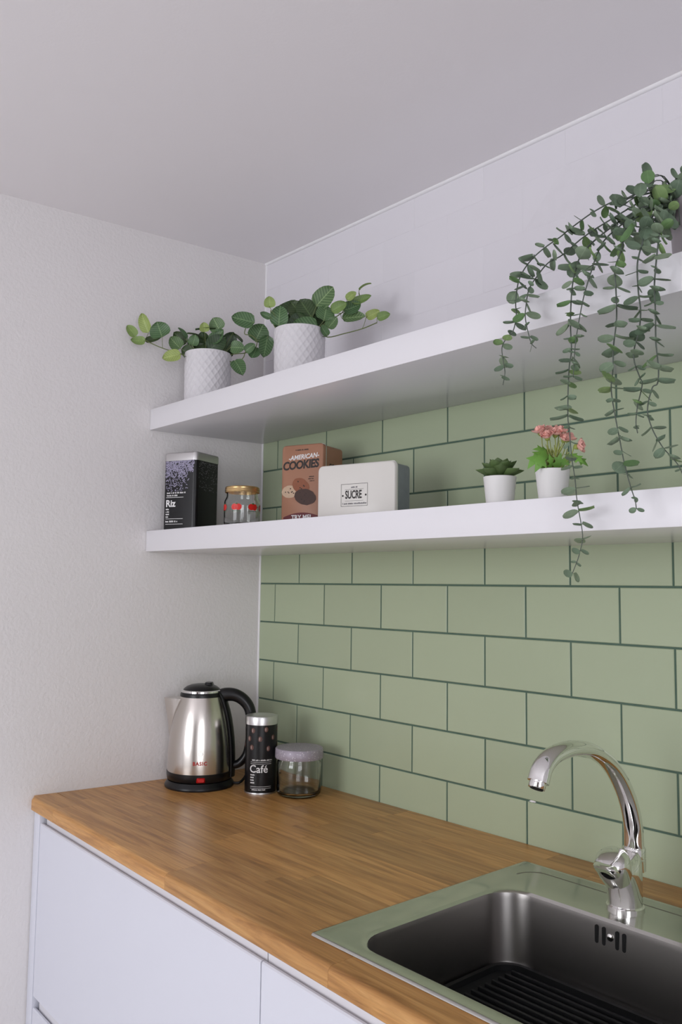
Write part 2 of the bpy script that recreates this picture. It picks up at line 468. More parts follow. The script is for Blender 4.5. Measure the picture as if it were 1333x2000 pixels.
obj('door_leaf', box(2.12, 2.95, YR, YR + .04, 0.005, 2.02, .003), 'dooroak', dr1)
for z0, z1 in ((.2, .95), (1.1, 1.85)): obj('door_panel', box(2.25, 2.82, YR + .04, YR + .05, z0, z1, .004), 'dooroak', dr1)
obj('door_handle', tube([(2.2, YR + .04, 1.02), (2.2, YR + .09, 1.02), (2.32, YR + .09, 1.02)], .009, 10), 'chrome', dr1)
# wall opposite the tiles, with the window that lights the room
w = WIN
parts = [box(xw(YR), w['x0'], YR - .12, YR, 0, ZCEIL), box(w['x1'], XR, YR - .12, YR, 0, ZCEIL),
         box(w['x0'], w['x1'], YR - .12, YR, 0, w['z0']), box(w['x0'], w['x1'], YR - .12, YR, w['z1'], ZCEIL)]
struct(obj('wall_opposite', join(parts), 'room'))
wf = bpy.data.objects.new('window_1', None); COL.objects.link(wf); struct(wf)
t = .05
obj('window_frame', join([box(w['x0'], w['x0'] + t, YR - .09, YR - .03, w['z0'], w['z1']), box(w['x1'] - t, w['x1'], YR - .09, YR - .03, w['z0'], w['z1']),
    box(w['x0'], w['x1'], YR - .09, YR - .03, w['z0'], w['z0'] + t), box(w['x0'], w['x1'], YR - .09, YR - .03, w['z1'] - t, w['z1']),
    box((w['x0'] + w['x1']) / 2 - .035, (w['x0'] + w['x1']) / 2 + .035, YR - .09, YR - .03, w['z0'], w['z1'])]), 'winframe', wf)

# tiled wall: grout bed, glazed green tiles below the top shelf, white painted ones above
TY = 0.0; X_END = 2.35
wb_ = struct(obj('wall_back', box(-.05, XR, TY + .008, TY + .15, 0, ZCEIL), 'room'))
ZG0, ZSPLIT = ZC - .03, 1.7637
obj('grout_bed', box(-.0, X_END, TY + .0016, TY + .0082, ZG0, ZSPLIT), 'grout', wb_)
obj('painted_grout_bed', box(-.0, X_END, TY + .0003, TY + .0082, ZSPLIT, ZCEIL), 'wgrout', wb_)
J = .0019
def tile_mesh(x0, x1, z0, z1, c=.0011, yb=.006):
    v = [(x0, TY + yb, z0), (x1, TY + yb, z0), (x1, TY + yb, z1), (x0, TY + yb, z1),
         (x0, TY + c, z0), (x1, TY + c, z0), (x1, TY + c, z1), (x0, TY + c, z1),
         (x0 + c, TY, z0 + c), (x1 - c, TY, z0 + c), (x1 - c, TY, z1 - c), (x0 + c, TY, z1 - c)]
    f = [(8, 9, 10, 11), (4, 5, 9, 8), (5, 6, 10, 9), (6, 7, 11, 10), (7, 4, 8, 11), (0, 1, 5, 4), (1, 2, 6, 5), (2, 3, 7, 6), (3, 0, 4, 7)]
    return mesh('tile', v, f)
full = {}
rt = random.Random(3)
for row in range(-9, 6):                      # row k lies between Z0-(k+1)H and Z0-kH
    zt, zb = Z0_T - row * H_T, Z0_T - (row + 1) * H_T
    zt, zb = min(zt, ZCEIL - .001), max(zb, ZG0)
    if zt - zb < .01: continue
    ph = X0_T if row % 2 == 0 else X0_T + W_T / 2
    xs = [ph + W_T * i for i in range(-1, 13)]
    pieces = []
    for z0, z1 in (((zb, ZSPLIT), (ZSPLIT, zt)) if zb < ZSPLIT < zt else ((zb, zt),)):
        kind = 'wtile' if (z0 + z1) / 2 > ZSPLIT else 'tile'
        for a, b in zip(xs, xs[1:]):
            a2, b2 = max(a, 0.0), min(b, X_END)
            if b2 - a2 < .012: continue
            wd, hg = round(b2 - a2, 4), round(z1 - z0, 4)
            jj = J if kind == 'tile' else .0007
            key = (wd, hg, kind)
            if key not in full:
                full[key] = tile_mesh(jj, wd - jj, jj, hg - jj, .0011 if kind == 'tile' else .0006)
            o = obj('tile', full[key], kind, wb_, (a2, rt.uniform(-.00035, .00035), z0))
            o.rotation_euler = (rt.uniform(-.0012, .0012), 0, rt.uniform(-.0009, .0009))
o = obj('grout_chip', disc(.0075, .0016, 14, .3, random.Random(5)), 'caulk', wb_)
o.matrix_local = Matrix.Translation((.899, -.0006, Z0_T - 4 * H_T + .0005)) @ Matrix.Rotation(PI / 2, 4, 'X')
# painted sealant beads where the white tiles meet ceiling and corner
struct(obj('trim_1', tube([(0, -.001, ZCEIL), (X_END, -.001, ZCEIL)], .006, 10), 'caulk'))
struct(obj('trim_2', tube([(0.001, 0.0, ZC + .001), (0.001, 0.0, ZCEIL)], .0033, 10), 'caulk'))

# ================================================================== WORKTOP
X_WT = 1.79
wt = thing('worktop', 'oiled oak butcher-block worktop of glued staves running along the tiled wall', 'worktop', (0, 0, 0))
CUT = (.967, 1.475)
def ycol(t, x): return (t / .60) * yfront(x)
ZB = ZC - .029
rows = [0.0015, .05, .10] + [.10 + .0437 * k for k in range(1, 11)] + [.60]
rw = random.Random(11)
g = .00018
for ri in range(len(rows) - 1):
    t0, t1 = rows[ri], rows[ri + 1]
    first = ri == len(rows) - 2
    # stave ends along the row
    x = -.2 - rw.uniform(0, .4); ends = []
    while x < X_WT:
        ends.append(x); x += rw.uniform(.24, .56)
    ends.append(X_WT)
    segs = []
    for a, b in zip(ends, ends[1:]):
        b = min(b, X_WT)
        if ri >= 2 and not first:             # sink cut-out
            for c, d in ((a, min(b, CUT[0])), (max(a, CUT[1]), b)):
                if d - c > .01: segs.append((c, d))
        else: segs.append((a, b))
    for a, b in segs:
        if b <= -.06: continue
        def xl(t):                             # left end follows the wall
            return max(a + g, xw(ycol(t, 0)) + .001)
        if b - g <= xl(t1) + .002: continue
        y00, y01 = ycol(t0, xl(t0)) - g, ycol(t1, xl(t1)) + g
        y10, y11 = ycol(t0, b) - g, ycol(t1, b) + g
        if not first:
            v = [(xl(t0), y00, ZB), (xl(t1), y01, ZB), (b - g, y11, ZB), (b - g, y10, ZB),
                 (xl(t0), y00, ZC), (xl(t1), y01, ZC), (b - g, y11, ZC), (b - g, y10, ZC)]
            f = [(0, 1, 2, 3), (7, 6, 5, 4), (0, 4, 5, 1), (1, 5, 6, 2), (2, 6, 7, 3), (3, 7, 4, 0)]
            me = fix(mesh('stave', v, f))
        else:                                  # front stave with rounded top edge
            def prof(yb, yf):
                r = .009; p_ = [(yb, ZB), (yf + .002, ZB), (yf, ZB + .002)]
                for k in range(6):
                    an = PI - (PI / 2) * k / 5
                    p_.append((yf + r + r * math.cos(an), ZC - r + r * math.sin(an)))
                return p_ + [(yb, ZC)]
            L0 = [(xl(t1), y, z) for y, z in prof(y00, y01)]
            L1 = [(b - g, y, z) for y, z in prof(y10, y11)]
            if a < -.06:                       # eased corner at the wall
                c = .014
                Lc = [(xl(t1) + c, y, z) for y, z in prof(y00, ycol(t1, 0) + g)]
                L0 = [(xl(t1) + .0005, max(y, y01 + c * .75) if y < y01 + c else y, z) for x_, y, z in L0]
                Ld = [(xl(t1) + c + .012, y, z) for y, z in prof(ycol(t0, 0) - g, ycol(t1, xl(t1) + c + .012) + g)]
                Lc = [(xl(t1) + c, y, z) for y, z in prof(ycol(t0, 0) - g, ycol(t1, xl(t1) + c) + g)]
                me = loft([L0, Lc, Ld, L1], smooth=24)
            else: me = loft([L0, L1], smooth=30)
        obj('stave', me, 'wood', wt)

# ================================================================== BASE CABINETS
ANG = math.atan(-.0415)
Ox, Oy = xw(-.578) + .002, -.5795
def cabinet(label, lx0, lx1, filler, fronts):
    t_ = thing('base_cabinet', label, 'cabinet', (Ox, Oy, 0), ANG)
    a = lx0
    if filler:
        obj('filler_strip', prism([(a + .001, -.001), (a + .034, -.001), (a + .034, .02), (a + .003, .02)], 0.0, ZB - .001, .0008), 'cabinet', t_)
        a += .036
    tk = .017
    obj('carcass', join([box(a, a + tk, .029, .55, .09, ZB - .0015), box(lx1 - tk, lx1, .029, .55, .09, ZB - .0015), box(a, lx1, .029, .55, .09, .107),
                         box(a, lx1, .545, .553, .09, ZB - .0015), box(a, lx1, .029, .045, ZB - .06, ZB - .0015), box(a, lx1, .029, .045, .40, .44)]), 'cabinet', t_)
    obj('plinth', box(a, lx1, .06, .075, 0, .089), 'cabinet', t_)
    for z0, z1 in fronts:
        # slab front with a bevelled finger grip along its top edge
        x0, x1 = a + .0014, lx1 - .0014
        P = [(0, z0), (0, z1 - .003), (.002, z1 - .0005), (.006, z1 - .0005), (.0112, z1 - .006), (.0114, z1 - .031), (.019, z1 - .033), (.019, z0)]
        me = loft([[(x0, y, z) for y, z in P], [(x1, y, z) for y, z in P]], smooth=30)
        obj('drawer_front' if len(fronts) > 1 else 'door', me, 'cabinet', t_)
        # recessed grip channel above the front
        ch = [(.0118, z1 - .03), (.0118, z1 + .0235), (.0285, z1 + .0235), (.0285, z1 - .03)]
        obj('grip_channel', loft([[(x0 + (0.008 if filler else 0), y, z) for y, z in ch], [(x1, y, z) for y, z in ch]], smooth=30), 'lacquer', t_)
    return t_
SEAM = .9305
cabinet('white handleless drawer cabinet under the worktop, against the plaster wall', 0.0, SEAM, True, [(.43, .803), (.095, .405)])
cabinet('white handleless sink cabinet to the right of the drawer cabinet', SEAM, SEAM + .9, False, [(.095, .803)])

# ================================================================== SHELVES
def shelf(z0, z1, label):
    poly = [(xw(-.001) + .0015, -.0015), (xw(Y_SH) + .0015, Y_SH), (2.2, Y_SH), (2.2, -.0015)]
    return tag(obj('floating_shelf', prism(poly, z0, z1, .0014), 'lacquer'), label, 'shelf', 'white floating shelves')
shelf(SL0, SL1, 'thick white floating shelf holding the tins and the two small pots')
shelf(SU0, SU1, 'thick white floating shelf at the top holding the trailing plants')

# ================================================================== SINK
sk = thing('sink', 'stainless steel inset sink with one bowl set into the oak worktop', 'sink', (0, 0, ZC))
NQ = 8
def rl(x0, x1, y0, y1, r, z):
    return [(x, y, z) for x, y in rrect(x1 - x0, y1 - y0, r, NQ, (x0 + x1) / 2, (y0 + y1) / 2)]
SX0, SX1, SY0, SY1 = .950, 1.492, -.5945, -.0955
BX0, BX1, BY0, BY1 = 1.006, 1.436, -.566, -.227
ZR = .0042
rim = [rl(SX0 + .001, SX1 - .001, SY0 + .001, SY1 - .001, .005, .0002), rl(SX0, SX1, SY0, SY1, .006, .0012), rl(SX0 + .0012, SX1 - .0012, SY0 + .0012, SY1 - .0012, .006, .0034),
       rl(SX0 + .005, SX1 - .005, SY0 + .005, SY1 - .005, .006, ZR), rl(SX0 + .009, SX1 - .009, SY0 + .009, SY1 - .009, .008, ZR - .0012),
       rl(BX0 - .009, BX1 + .009, BY0 - .009, BY1 + .009, .060, ZR - .0012), rl(BX0 - .004, BX1 + .004, BY0 - .004, BY1 + .004, .056, ZR - .0006), rl(BX0, BX1, BY0, BY1, .053, ZR - .0045)]
obj('rim', loft(rim, False, False, 50), 'rim', sk)
bl = [rl(BX0, BX1, BY0, BY1, .053, ZR - .0045), rl(BX0 + .0015, BX1 - .0015, BY0 + .0015, BY1 - .0015, .052, ZR - .012)]
zf = -.122; dr = .008
bl.append(rl(BX0 + dr, BX1 - dr, BY0 + dr, BY1 - dr, .055, zf + .022))
for k in range(1, 7):
    an = (PI / 2) * k / 6; q = .022
    i_ = dr + q * (1 - math.cos(an)); bl.append(rl(BX0 + i_, BX1 - i_, BY0 + i_, BY1 - i_, .055 + .01 * k / 6, zf + q - q * math.sin(an)))
bl.append(rl(BX0 + .15, BX1 - .15, BY0 + .13, BY1 - .13, .03, zf - .004))
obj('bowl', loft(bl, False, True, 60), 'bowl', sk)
obj('drain', lathe([(.001, zf - .003), (.03, zf - .003), (.034, zf - .0005), (.038, zf - .0032)], 32), 'chrome', sk, ((BX0 + BX1) / 2, (BY0 + BY1) / 2, 0))
# pressed tap ledge outline on the deck
ld = [(BX0 - .022, -.205), (BX0 - .022, -.165)] + [(BX0 - .022 + .035 * (1 - math.cos(a)), -.165 + .038 * math.sin(a)) for a in (.35, .7, 1.05, 1.35, PI / 2)] + [(1.2, -.127), (SX1 - .03, -.127)]
obj('pressed_ledge', tube(spline([(x, y, ZR - .0012) for x, y in ld[1:]], 8), [(.0022, .0005)] * ((len(ld) - 2) * 8 + 1), 8, up=(0, 0, 1)), 'bowl', sk)
# overflow slots with their screw
by = BY1 - .0028
def slot(px): 
    pl = rrect(.0058, .026, .0028, 4)
    return loft([[(px + x, by - .0006, -.0205 + z) for x, z in pl], [(px + x, by + .004, -.0205 + z) for x, z in pl]])
for px in (1.1772, 1.1891, 1.2107, 1.2218):
    o = obj('overflow_slot', slot(px), 'dark', sk)
o = obj('overflow_screw', lathe([(.0, .0028), (.003, .0024), (.0052, .001), (.0058, -.002)], 20), 'chrome', sk, (1.1996, by, -.0195), (PI / 2, 0, 0))

# washing-up mat lying in the bowl
zm = ZC + zf + .006
mt = thing('sink_mat', 'black ribbed rubber mat lying in the bottom of the steel sink', 'mat', (0, 0, zm))
mx0, mx1, my0, my1 = BX0 + .014, BX0 + .36, BY0 + .018, BY1 - .018
pl = rrect(mx1 - mx0, my1 - my0, .04, 6, (mx0 + mx1) / 2, (my0 + my1) / 2)
pl2 = rrect(mx1 - mx0 - .016, my1 - my0 - .016, .034, 6, (mx0 + mx1) / 2, (my0 + my1) / 2)
obj('tray', loft([[(x, y, .003) for x, y in pl2], [(x, y, .010) for x, y in pl], [(x, y, .0150) for x, y in pl], [(x, y, .0155) for x, y in pl2], [(x, y, .006) for x, y in pl2]]), 'rubber', mt)
rib = box(-(mx1 - mx0) / 2 + .03, (mx1 - mx0) / 2 - .03, -.0025, .0025, .006, .012, .0012)
for k in range(17):
    obj('rib', rib, 'rubber', mt, ((mx0 + mx1) / 2, my0 + .022 + k * (my1 - my0 - .044) / 16, 0))

# ================================================================== TAP
FX, FY = 1.184, -.160
tp = thing('tap', 'chrome swan-neck mixer tap standing on the sink deck', 'tap', (FX, FY, ZC + ZR - .0012))
obj('base_ring', lathe([(.0, 0), (.0285, 0), (.0285, .004), (.0265, .006), (.0, .006)], 40), 'chrome', tp)
def ring(cx, cy, z, rx, ry, tilt=0, n=36):
    return [(cx + rx * math.cos(2 * PI * k / n), cy + ry * math.sin(2 * PI * k / n), z + tilt * ry * math.sin(2 * PI * k / n)) for k in range(n)]
obj('body', loft([ring(0, 0, .006, .0255, .0255), ring(0, -.001, .02, .0262, .0268), ring(0, -.004, .04, .027, .031, .05), ring(0, -.007, .055, .0272, .035, .15),
                  ring(0, -.008, .066, .0265, .036, .24), ring(0, -.008, .074, .022, .030, .3), ring(0, -.008, .077, .013, .018, .3)], smooth=60), 'chrome', tp)
# single-lever cap leaning to the front
cap = lathe([(.0, -.012), (.0225, -.012), (.0255, .0), (.0268, .012), (.0262, .022), (.0225, .0285), (.014, .032), (.0, .0335)], 36, smooth=60)
lc = obj('lever_cap', cap, 'chrome', tp, (0, -.026, .058), (math.radians(30), 0, 0))
lv = loft([[(x, y, .024 + s) for x, y in rrect(wd, th, min(wd, th) * .45, 4, 0, yc)] for wd, th, yc, s in
           ((.040, .022, -.010, -.020), (.042, .022, -.014, -.006), (.036, .016, -.020, .004), (.024, .009, -.026, .009))], smooth=60)
obj('lever', lv, 'chrome', lc)
obj('collar', lathe([(.0, .052), (.0172, .050), (.0172, .0665), (.0158, .0675), (.0158, .0690), (.0172, .0700), (.0172, .0835), (.0160, .0850), (.0, .0850)], 32), 'chrome', tp, (0, .029, 0))
zt0 = ZC + ZR - .0012
sp = [(0, y - FY, z - zt0) for y, z in ((-.131, .935), (-.1318, .9474), (-.1345, .9824), (-.1536, 1.0279), (-.1929, 1.0741), (-.2474, 1.1042), (-.2995, 1.1139), (-.3448, 1.1098), (-.3708, 1.0968), (-.3818, 1.0778))]
spp = spline(sp, 6)
rads = []
for i in range(len(spp)):
    t_ = i / (len(spp) - 1)
    rads.append((.0108 + .0024 * abs(t_ - .5) * 2, .0162 - .0012 * math.sin(t_ * PI)))
spo = obj('spout', tube(spp, rads, 28, up=(1, 0, 0)), 'chrome', tp)
d = (spp[-1] - spp[-2]).normalized(); e0 = spp[-1]
obj('aerator', tube([e0 - d * .002, e0 + d * .009, e0 + d * .0095], [(.0108, .0122), (.0108, .0122), (.0102, .0116)], 28, up=(1, 0, 0)), 'chrome', spo)
obj('outlet', tube([e0 + d * .009, e0 + d * .0102], [(.0085, .0095)] * 2, 24, up=(1, 0, 0)), 'dark', spo)

# ================================================================== KETTLE
KX, KY = .0794, -.228
A_CAM = math.radians(-32.5); A_H = math.radians(46)
kt = thing('kettle', 'brushed steel electric kettle with black handle on its base by the plaster wall', 'kettle', (KX, KY, ZC))
kb = obj('power_base', lathe([(.0, 0), (.0835, 0), (.0845, .003), (.0835, .007), (.0795, .0125), (.0775, .0165), (.060, .0175), (.0, .0175)], 64), 'black', kt)
hd = Vector((math.cos(A_H), math.sin(A_H), 0)); hs = Vector((-hd.y, hd.x, 0))
rr = Vector((.663, .748, 0))
cord = [rr * .078 + Vector((.0, .0, .006)), rr * .098 + Vector((0, 0, .006)), rr * .112 + Vector((-.01, .01, .022)), rr * .116 + Vector((-.015, .02, .055)), rr * .108 + Vector((-.016, .028, .088)),
        rr * .098 + Vector((-.018, .033, .094)), rr * .090 + Vector((-.02, .04, .07)), rr * .088 + Vector((-.022, .05, .03)), rr * .10 + Vector((-.02, .055, .004)), rr * .15 + Vector((-.03, .07, .0035))]
obj('cord', tube(spline(cord, 6), .0032, 10), 'black', kb)
zk = lambda z: z - ZC
kprof = [(.0788, .893), (.0790, .905), (.0785, .925), (.0775, .948), (.0758, .970), (.0728, .993), (.0690, 1.015), (.0640, 1.036), (.0580, 1.055), (.0515, 1.0725)]
kp = [(r, zk(z)) for r, z in kprof]
obj('body', lathe([(.0, zk(.893))] + kp + [(.0, zk(1.0725))], 72, smooth=45), 'kettle_steel', kt)
obj('skirt', lathe([(.0, .018), (.0765, .018), (.0785, .020), (.0802, .030), (.0802, zk(.8945)), (.0785, zk(.8955)), (.0, zk(.8955))], 72), 'black', kt)
ld_ = obj('lid', lathe([(.0, zk(1.071)), (.0522, zk(1.071)), (.0522, zk(1.076)), (.0495, zk(1.083)), (.0, zk(1.083))], 56), 'black', kt)
obj('chrome_ring', lathe([(.0445, zk(1.082)), (.0505, zk(1.0815)), (.0498, zk(1.0855)), (.0465, zk(1.0868)), (.0445, zk(1.086))], 56, close=True), 'chrome', ld_)
obj('lid_dome', lathe([(.0465, zk(1.084)), (.044, zk(1.089)), (.037, zk(1.0945)), (.027, zk(1.0985)), (.014, zk(1.1005)), (.0, zk(1.101))], 48), 'black', ld_)
obj('lid_button', loft([[(x, y, zk(1.096) + s) for x, y in rrect(.022 - s * .6, .03 - s * .6, .006, 4, .018, 0)] for s in (0, .006, .0085)], smooth=60), 'black', ld_, rot=(0, 0, A_H))
# spout on the far side from the handle
spd = -hd; sps = Vector((-spd.y, spd.x, 0))
def sloop(z, out, half, ri):
    return [spd * ri + sps * half * .9, spd * (ri + (out - ri) * .55) + sps * half * .72, spd * out + sps * half * .12, spd * out - sps * half * .12, spd * (ri + (out - ri) * .55) - sps * half * .72, spd * ri - sps * half * .9]
L = []
for z, out, half, ri in ((.965, .0775, .005, .066), (.995, .0805, .014, .062), (1.020, .084, .022, .057), (1.045, .0885, .029, .051), (1.066, .0925, .033, .044)):
    L.append([(v.x, v.y, zk(z)) for v in sloop(z, out, half, ri)])
obj('spout', loft(L, smooth=35), 'kettle_steel', kt)
# handle: strip along the body, then the grip
strip = []
for r, z in kprof: strip.append(hd * (r + .001) + Vector((0, 0, zk(z))))
obj('handle_mount', tube([hd * .0795 + Vector((0, 0, zk(.880)))] + strip + [hd * .047 + Vector((0, 0, zk(1.078)))], [(.007, .0185)] * (len(strip) + 2), 14, up=hs), 'black', kt)
hp = [(.042, 1.068), (.060, 1.075), (.082, 1.0745), (.103, 1.064), (.1185, 1.045), (.1245, 1.020), (.1255, .992), (.1215, .960), (.114, .931), (.098, .911), (.080, .905)]
pts = spline([hd * r + Vector((0, 0, zk(z))) for r, z in hp], 5)
hr = []
for i in range(len(pts)):
    t_ = i / (len(pts) - 1)
    hr.append((.0178 - .0078 * min(1, t_ * 1.25), .0160 - .003 * t_))
obj('handle', tube(pts, hr, 18, up=hs), 'black', kt)
kr = interp([(r, zk(z)) for r, z in kprof])
me = text_mesh('BASIC', .0115, .0004, 0, 1.15); wrap(me, A_CAM, kr, zk(.9215)); obj('lettering', me, 'redprint', kt)
me = disc(.008, .010, 20); bm = bmesh.new(); bm.from_mesh(me); bmesh.ops.subdivide_edges(bm, edges=bm.edges, cuts=1); bm.to_mesh(me); bm.free()
ringm = lathe([(.0048, 0), (.0056, 0), (.0056, .0003), (.0048, .0003)], 28, close=True)
for v in ringm.vertices: v.co = Vector((v.co.x, v.co.y, 0))
wrap(ringm, A_CAM + .02, kr, zk(.9445)); obj('printed_emblem', ringm, 'bluegrey', kt)
sw = loft([[(x, y, s) for x, y in rrect(.019 - s, .011 - s, .003, 4)] for s in (-.002, .003, .004)])
o = obj('switch', sw, 'red', kt); ca = A_CAM + .04
o.matrix_local = Matrix.Translation((.0802 * math.cos(ca), .0802 * math.sin(ca), zk(.8835))) @ Matrix.Rotation(ca, 4, 'Z') @ Matrix.Rotation(PI / 2, 4, 'Y') @ Matrix.Rotation(PI / 2, 4, 'Z')

# ================================================================== COFFEE TIN
CX, CY = .2283, -.1523
ct = thing('coffee_tin', 'tall round black coffee tin with silver lid between kettle and glass jar', 'tin', (CX, CY, ZC))
rc = .0378; hc = .1795
obj('body', lathe([(.0, .0035), (rc, .0035), (rc, hc - .019), (.0, hc - .019)], 56), 'blacktin', ct)
obj('foot_ring', lathe([(.0, 0), (rc + .0006, 0), (rc + .0009, .002), (rc + .0004, .004), (.0, .004)], 56), 'tin', ct)
obj('lid', lathe([(.0, hc - .020), (rc + .0012, hc - .020), (rc + .0014, hc - .004), (rc + .0004, hc - .0012), (rc - .004, hc), (rc - .008, hc - .001), (.0, hc - .001)], 56), 'tin', ct)
ac = math.radians(-36)
rconst = lambda z: rc
rb = random.Random(5)
me = text_mesh('Café', .0245, .0003); wrap(me, ac - .15, rconst, .0585); obj('lettering', me, 'whiteprint', ct)
ln = []
for z in (.0745, .0705, .0145, .0185): ln += [(-.026 + k * .0065, z, -.026 + (k + 1) * .0065, z + .0007) for k in range(8)]
ln += scribble(-.022, .078, 22, .0032, rb) + scribble(-.022, .0655, 0, .003, rb) + scribble(-.022, .0165 - .006, 20, .0026, rb)
for k in range(4): ln += scribble(-.026, .044 - k * .006, 5, .0034, rb)
me = bars(ln); wrap(me, ac, rconst, 0); obj('small_print', me, 'whiteprint', ct)
for k, (bx, bz) in enumerate(((-.021, .147), (.011, .150), (-.031, .128), (.030, .131), (-.024, .108), (.017, .106), (-.003, .128), (.05, .148), (.055, .112), (-.06, .145), (-.055, .11))):
    me = disc(.0050, .0062, 18, .06, rb)
    for v in me.vertices: v.co.x += bx + .0
    wrap(me, ac, rconst, bz); ob = obj('printed_bean', me, 'beanprint', ct)
    me = disc(.0012, .0042, 10)
    for v in me.vertices: v.co.x += bx - .0012
    wrap(me, ac, rconst, bz, .0008); obj('bean_crease', me, 'beanlight', ob)

# ================================================================== GLASS JAR ON THE WORKTOP
jx, jy = .3105, -.1015
gj = thing('storage_jar', 'empty clear glass jar with speckled lilac lid on the worktop', 'jar', (jx, jy, ZC))
rj = .0525
gp = [(.0, .0), (.040, .0), (.047, .0015), (.0515, .007), (rj, .014), (rj, .070), (.0512, .078), (.0485, .083), (.0485, .092),
      (.0462, .092), (.0462, .083), (.0488, .076), (.0500, .069), (.0500, .016), (.047, .010), (.040, .0075), (.0, .0095)]
obj('glass', lathe(gp, 64, smooth=60), 'glass', gj)
lidp = [(.0, .110), (.050, .110), (.0545, .1095), (.0565, .107), (.0568, .088), (.0560, .0862), (.0552, .0862), (.0552, .1045), (.052, .1065), (.0, .1065)]
obj('lid', lathe(lidp[::-1], 64), 'glitter', gj)

# ================================================================== LOWER SHELF
# rice tin
rz_ = math.radians(22.5); s = .0990; hR = 1.671 - SL1
rt_ = thing('rice_tin', 'square black rice tin with grey lid on the lower shelf against the plaster wall', 'tin', (.0560, -.2600, SL1), rz_)
pl = rrect(s, s, .010, 5)
obj('body', loft([[(x, y, z) for x, y in pl] for z in (.0005, hR - .020)]), 'blacktin', rt_)
pa = rrect(s + .0024, s + .0024, .011, 5); pb = rrect(s - .006, s - .006, .008, 5)
obj('lid', loft([[(x, y, hR - .021) for x, y in pa], [(x, y, hR - .004) for x, y in pa], [(x, y, hR - .001) for x, y in rrect(s, s, .010, 5)], [(x, y, hR) for x, y in pb]], smooth=50), 'tin', rt_)
yf = -s / 2 - .0004
rg = random.Random(21)
v, f = [], []
def grain(px, pz, a, l, wd):
    c, n_ = math.cos(a), math.sin(a); i = len(v)
    for q, e in ((-1, 0), (-.4, 1), (.4, 1), (1, 0), (.4, -1), (-.4, -1)):
        x, y = q * l, e * wd
        v.append((px + x * c - y * n_, pz + x * n_ + y * c, rg.uniform(0, .0002)))
    f.append(tuple(range(i, i + 6)))
for _ in range(1150):
    u = rg.random(); zz = hR - .022 - (u ** 1.25) * .075
    xx = rg.uniform(-s / 2 + .007, s / 2 - .007)
    if u > .62 and rg.random() < .65: continue
    if xx > .012 + .02 * rg.random() and u > .45: continue
    grain(xx, zz, rg.uniform(0, PI), rg.uniform(.0018, .0031), rg.uniform(.0006, .0010))
flat(rt_, 'rice_print', mesh('rice_print', v, f), 'lilacprint', 0, 0, yf)
v, f = [], []
for _ in range(170):
    u = rg.random() ** 1.6; grain(rg.uniform(-s / 2 + .01, s / 2 - .01), hR - .024 - u * .07, rg.uniform(0, PI), rg.uniform(.0014, .0024), .0006)
o = obj('rice_print', mesh('rice_print', v, f), 'greyprint', rt_)
o.matrix_local = Matrix.Rotation(PI / 2, 4, 'Z') @ Matrix.Translation((0, yf, 0)) @ Matrix.Rotation(PI / 2, 4, 'X')
flat(rt_, 'lettering', text_mesh('Riz', .0235, .0007), 'whiteprint', -s / 2 + .0245, .0645, yf - .0003)
ln = [(-.039, .0795, .0135, .0806), (-.039, .0265, .0135, .0275), (-.039, .0135, .0135, .0145)]
ln += scribble(-.037, .0895, 17, .0042, rg) + scribble(-.037, .0832, 14, .0036, rg) + scribble(-.039, .0185, 12, .0046, rg)
for k in range(4): ln += scribble(-.039, .0490 - k * .0062, 4, .0036, rg)
flat(rt_, 'small_print', bars(ln), 'whiteprint', 0, 0, yf - .0003)

# preserve jar with gold lid
pj = thing('preserve_jar', 'small glass jar with gold lid and red tomato print beside the rice tin', 'jar', (.2569, -.2435, SL1))
gp = [(.0, .0), (.034, .0), (.0395, .003), (.0418, .010), (.0422, .050), (.0415, .062), (.0375, .070), (.0365, .073), (.0365, .082),
      (.0345, .082), (.0345, .072), (.0365, .067), (.0395, .060), (.0402, .050), (.0398, .012), (.036, .0065), (.0, .006)]
obj('glass', lathe(gp, 56, smooth=60), 'glass', pj)
obj('lid', lathe([(.0, .0965), (.034, .0965), (.0385, .0955), (.0405, .093), (.0400, .0905), (.0410, .088), (.0402, .0855), (.0412, .0835), (.0405, .082), (.0395, .082), (.0392, .0925), (.0, .0935)][::-1], 56, smooth=30), 'gold', pj)
ap = math.radians(-34)
for q, da in enumerate((-.33, .62, -1.3, 1.6)):
    for dx in (-.0048, .0048):
        me = disc(.0078, .0074, 22, .03)
        for vv in me.vertices: vv.co.x += dx
        wrap(me, ap + da, lambda z: .0421, .046, .0006); obj('printed_tomato', me, 'tomato', pj)
    me = bars([(-.011 + k * .0022, .0355, -.011 + k * .0022 + .0016, .0368) for k in range(10)]); wrap(me, ap + da, lambda z: .0421, 0, .0006); obj('small_print', me, 'leafprint', pj)
    me = disc(.0035, .0016, 10); wrap(me, ap + da, lambda z: .0421, .0535, .0007); obj('printed_stalk', me, 'leafprint', pj)

# cookie tin
w_, d_, h_ = .1150, .0930, 1.6755 - SL1
ck = thing('cookie_tin', 'brown cookie tin with cookie picture standing behind the cream sugar tin', 'tin', (.3510, -.1080, SL1), math.radians(18.4))
fr = lambda y, ins, r: [(x, y, h_ / 2 + z) for x, z in rrect(w_ - ins, h_ - ins - .001, r, 5)]
obj('body', loft([fr(-d_ / 2 + .012, .004, .009), fr(d_ / 2 - .002, .004, .009), fr(d_ / 2, .008, .007)], smooth=40), 'kraft', ck)
obj('lid', loft([fr(-d_ / 2, .006, .010), fr(-d_ / 2 + .0025, .0005, .010), fr(-d_ / 2 + .012, 0, .010)], smooth=50), 'kraft', ck)
obj('seam', loft([fr(-d_ / 2 + .0118, -.0012, .0105), fr(-d_ / 2 + .0145, -.0012, .0105)], smooth=40), 'tin', ck)
y_ = -d_ / 2 - .0004
